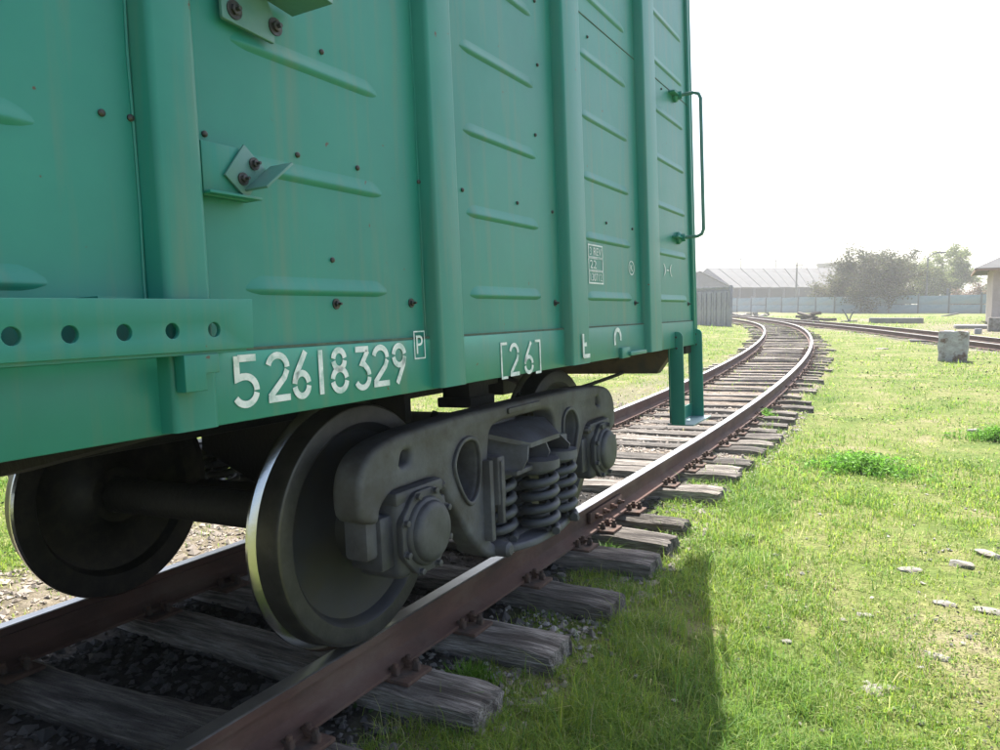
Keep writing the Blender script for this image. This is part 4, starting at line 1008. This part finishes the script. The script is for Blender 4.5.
# grey gabled shed left of the barn, seen over the panel fence
D2 = 135
sh = at(700, 300, D2); zs_ = gnd(sh[0], sh[1]); hs = at(700, 271.5, D2)[2]-zs_
shed = empty('shed', (sh[0], sh[1], zs_), 'grey gabled shed seen over the panel fence beside the boxcar', 'shed', rot=(0, 0, .50))
obj('wall', plate([(-6.5, 0), (5.6, 0), (5.6, hs-3.0), (-.2, hs-.1), (-6.5, hs-3.0)], (), 14, 0, 7.0, 'y'), wallgrey, shed)
for s_ in (1, -1):
    me = quad_solid([(-.2, -.4, hs), (-.2, 14.4, hs), (s_*6.1 if s_ > 0 else -7.0, 14.4, hs-3.1), (s_*6.1 if s_ > 0 else -7.0, -.4, hs-3.1)], .14*s_); obj('roof_slope', me, mat('shed_roof_grey%d' % s_, ((.16, .16, .17), (.24, .24, .25)), .6, .8, bump=.1), shed)
# flat-topped tank building behind
D3 = 190; g = at(836, 300, D3); z = gnd(g[0], g[1]); ht = at(836, 262.5, D3)[2]-z
tk = empty('water_tank', (g[0], g[1], z), 'beige flat topped tank rising behind the barn roof', 'tank')
tankm = mat('beige_tank', ((.20, .18, .145), (.25, .225, .185)), .5, .9, bump=.1)
obj('shell', lathe([(0, 4.6), (ht-.8, 4.6)], 24, 'z'), tankm, tk, loc=(0, 0, 0), center=False)
obj('lid', lathe([(ht-.8, 4.9), (ht-.3, 4.9), (ht, 2.5)], 24, 'z'), tankm, tk, loc=(0, 0, 0), center=False)

# house at the right edge
hc = gp(991, 324); zh = gnd(hc[0], hc[1])
house = empty('house', (hc[0], hc[1], zh), 'pinkish plastered house with white sheet roof at the right edge', 'house', rot=(0, 0, -.03))
obj('wall', boxme((4.5, 4.0, 1.62), (9, 8, 3.3)), stonewall, house)
rm_ = roofwhite
ov, ze, zr = .95, 3.2, 5.3
for (nm, qd) in (('roof_slope', [(-ov, -ov, ze), (9+ov, -ov, ze), (6, 4, zr), (3.0, 4, zr)]), ('roof_slope', [(-ov, 8+ov, ze), (-ov, -ov, ze), (3.0, 4, zr), (3.0, 4.01, zr)]), ('roof_slope', [(9+ov, 8+ov, ze), (-ov, 8+ov, ze), (3.0, 4.02, zr), (6, 4.02, zr)])):
    obj(nm, quad_solid(qd, .10), rm_, house)
obj('fascia', boxme((4.5, -ov+.05, ze-.08), (9+2*ov-.1, .08, .16)), mat('fascia_wood', ((.22, .14, .10), (.28, .19, .14)), 3, .9, bump=.1), house)
obj('fascia', boxme((-ov+.05, 4, ze-.08), (.08, 8+2*ov-.4, .16)), mat('fascia_wood', ((.22, .14, .10), (.28, .19, .14)), 3, .9, bump=.1), house)
wn = obj('window', boxme((1.15, -.02, 1.75), (1.0, .10, 1.25), .01), mat('window_frame_grey', ((.30, .30, .30), (.36, .36, .36)), 3, .7, bump=0), house)
o = obj('pane', boxme((0, 0, 0), (.82, .06, 1.05)), glassm, wn, loc=(0, -.035, 0), center=False)
o = obj('sill', boxme((0, 0, 0), (1.15, .16, .06)), concrete, wn, loc=(0, -.06, -.66), center=False)

# poles
def pole(px, ptop, depth, rad, label, arm=None, lamp=False, group='poles beyond the yard'):
    g = at(px, ptop, depth); z = gnd(g[0], g[1]); h_ = g[2]-z
    r0 = empty('utility_pole' if not lamp else 'lamp_post', (g[0], g[1], z), label, 'pole' if not lamp else 'lamp post', group)
    obj('shaft', lathe([(0, rad*1.3), (h_, rad*.7)], 8, 'z'), polem if not lamp else bluepost, r0, loc=(0, 0, 0), center=False)
    if arm: obj('cross_arm', boxme((0, 0, 0), (arm, .12, .12)), polem, r0, loc=(0, 0, h_-.5), center=False)
    if lamp:
        obj('lamp_arm', tube([(0, 0, h_-.1), (.5, 0, h_+.35), (1.1, 0, h_+.5)], .06, 6), bluepost, r0, loc=(0, 0, 0), center=False)
        obj('lamp_head', boxme((0, 0, 0), (1.0, .35, .2), .05), roofwhite, r0, loc=(1.4, 0, h_+.5), center=False)
pole(741, 257, 175, .14, 'thin pole rising behind the barn roof, leftmost of three', 1.4)
pole(776, 259, 175, .14, 'thin pole rising behind the barn roof, middle of three', 1.4)
pole(797, 262, 108, .13, 'pole standing before the barn right of its middle', 1.6)
pole(928, 257, 92, .12, 'slim lamp post with pale head in front of the big pale tree', None, True, 'lamp posts in the yard')

# ------------------------------------------------------------------ trees
def tree(px, pbase, depth, hgt, rad, label, seed, col, nleaf, leaf, trunk=.22, crown_z=(.25, 1.0), sparse=0, branchy=40, shape=1.0, name='tree', mult=1):
    g = at(px, pbase, depth); z = gnd(g[0], g[1]); r_ = random.Random(seed); nr = np.random.default_rng(seed)
    root = empty(name, (g[0], g[1], z), label, 'tree', 'trees along the back of the yard')
    bm = bmesh.new(); tips = []
    def limb(p, d, L, r0, lvl):
        pts, rr = [p.copy()], [r0]; q = p.copy(); dd = d.copy(); n_ = 5
        for i in range(n_):
            dd = (dd+Vector((r_.gauss(0, .22), r_.gauss(0, .22), r_.gauss(.06, .15)))).normalized(); q = q+dd*(L/n_); pts.append(q.copy()); rr.append(r0*(1-.75*(i+1)/n_)+.008)
            if lvl > 0 and i >= 1:
                tips.append(q.copy())
        tube_into(bm, pts, rr, 6 if lvl < 2 else 4, False)
        if lvl < 3:
            for k in range({0: 7, 1: 5, 2: 3}[lvl]):
                i = r_.randint(1 if lvl else 1, n_); b0 = pts[i]
                out = Vector((r_.gauss(0, 1), r_.gauss(0, 1), r_.gauss(.25, .5))).normalized()
                nd = (dd*.35+out*.9).normalized(); limb(b0, nd, L*r_.uniform(.5, .72), rr[i]*.65, lvl+1)
    nst = r_.randint(2, 3) if mult > 1 else 1
    for k in range(nst):
        limb(Vector((r_.gauss(0, .3)*(nst > 1), r_.gauss(0, .3)*(nst > 1), -.1)), Vector((r_.gauss(0, .25)*(nst > 1), r_.gauss(0, .25)*(nst > 1), 1)).normalized(), hgt*.55, trunk, 0)
    # fit limbs to the crown's size
    me = bm_mesh(bm, 60); nv = len(me.vertices); a = np.empty(nv*3); me.vertices.foreach_get('co', a); a = a.reshape(-1, 3)
    sx = rad/np.percentile(np.hypot(a[:, 0], a[:, 1]), 97); szz = hgt*.95/a[:, 2].max()
    a *= [sx, sx, szz]; me.vertices.foreach_set('co', a.ravel())
    obj('trunk', me, barkm, root, loc=(0, 0, 0), center=False)
    T_ = np.array([tuple(t) for t in tips])*[sx, sx, szz]
    T_ = T_[T_[:, 2] > crown_z[0]*hgt]
    if sparse: T_ = T_[nr.random(len(T_)) > sparse]
    pk = T_[nr.integers(0, len(T_), nleaf)]+nr.normal(size=(nleaf, 3))*rad*.075
    pk = pk[pk[:, 2] > .15*hgt*crown_z[0]]
    n_ = len(pk); clump = nr.uniform(.6, 1.35, len(T_))
    tn = np.array(col)*nr.uniform(.55, 1.5, (n_, 1))*np.array([1, 1, 1])+nr.normal(size=(n_, 3))*.008; tn = np.clip(tn, .01, 1)
    global rng
    sv = rng; rng = nr; lm = leaf_discs(pk, nr.uniform(.5, 1.2, n_)*leaf, tn, 1.2); rng = sv
    obj('crown', lm, leafm, root, loc=(0, 0, 0), center=False, kind='stuff')
    return root
DT = 88
tree(872, 306, DT, 7.9, 4.6, 'wide dark twiggy tree hanging over the blue fence', 21, (.085, .092, .048), 24000, .13, .30, (.06, 1), mult=2)
tree(848, 306, DT+4, 6.2, 3.8, 'lower dusky tree at the left of the wide twiggy tree', 22, (.105, .105, .055), 16000, .13, .2, (.08, 1), mult=2)
tree(893, 306, DT+8, 7.4, 3.8, 'olive tree filling the gap left of the lamp post', 23, (.15, .165, .065), 16000, .13, .2, (.10, 1), mult=2)
tree(925, 306, DT+16, 9.3, 4.2, 'tall pale green spring tree behind the lamp post', 24, (.19, .23, .08), 20000, .14, .25, (.15, 1))
tree(947, 306, DT+18, 9.0, 3.4, 'pale green tree with a ragged top right of the lamp post', 25, (.19, .23, .08), 14000, .14, .22, (.15, 1))
tree(965, 306, DT+6, 3.8, 2.8, 'low reddish brown bush behind the fence by the house', 26, (.18, .13, .09), 5200, .12, .1, (.1, 1), mult=2, name='bush')
tree(982, 306, DT+26, 7.0, 2.8, 'grey green tree peeping over the house eave', 27, (.12, .13, .06), 5000, .14, .18, (.2, 1))
tree(820, 306, DT+14, 6.0, 2.8, 'thin bare branched tree in front of the barn roof', 28, (.16, .15, .10), 1300, .09, .14, (.2, 1), sparse=.4)
tree(803, 306, 200, 10.5, 6.5, 'distant hazy tree showing above the barn ridge by the tank', 29, (.11, .13, .06), 5000, .25, .3, (.2, 1))
tree(857, 306, 205, 11, 6.5, 'distant hazy tree behind the tank at the right', 30, (.11, .13, .06), 5000, .25, .3, (.2, 1))

# ------------------------------------------------------------------ haze: one closed box of pale even air round everything
hz_me = boxme((0, 210, 11), (1300, 1000, 26))
HM = bpy.data.materials.new('haze_air'); HM.use_nodes = True
n, l = HM.node_tree.nodes, HM.node_tree.links
n.remove(n['Principled BSDF'])
pv = n.new('ShaderNodeVolumePrincipled'); pv.inputs['Color'].default_value = (.96, .97, 1, 1); pv.inputs['Density'].default_value = .0012; pv.inputs['Anisotropy'].default_value = .3
l.new(pv.outputs[0], n['Material Output'].inputs['Volume'])
obj('haze', hz_me, HM, None, kind='stuff', label='thin pale spring haze over the whole yard', cat='haze')
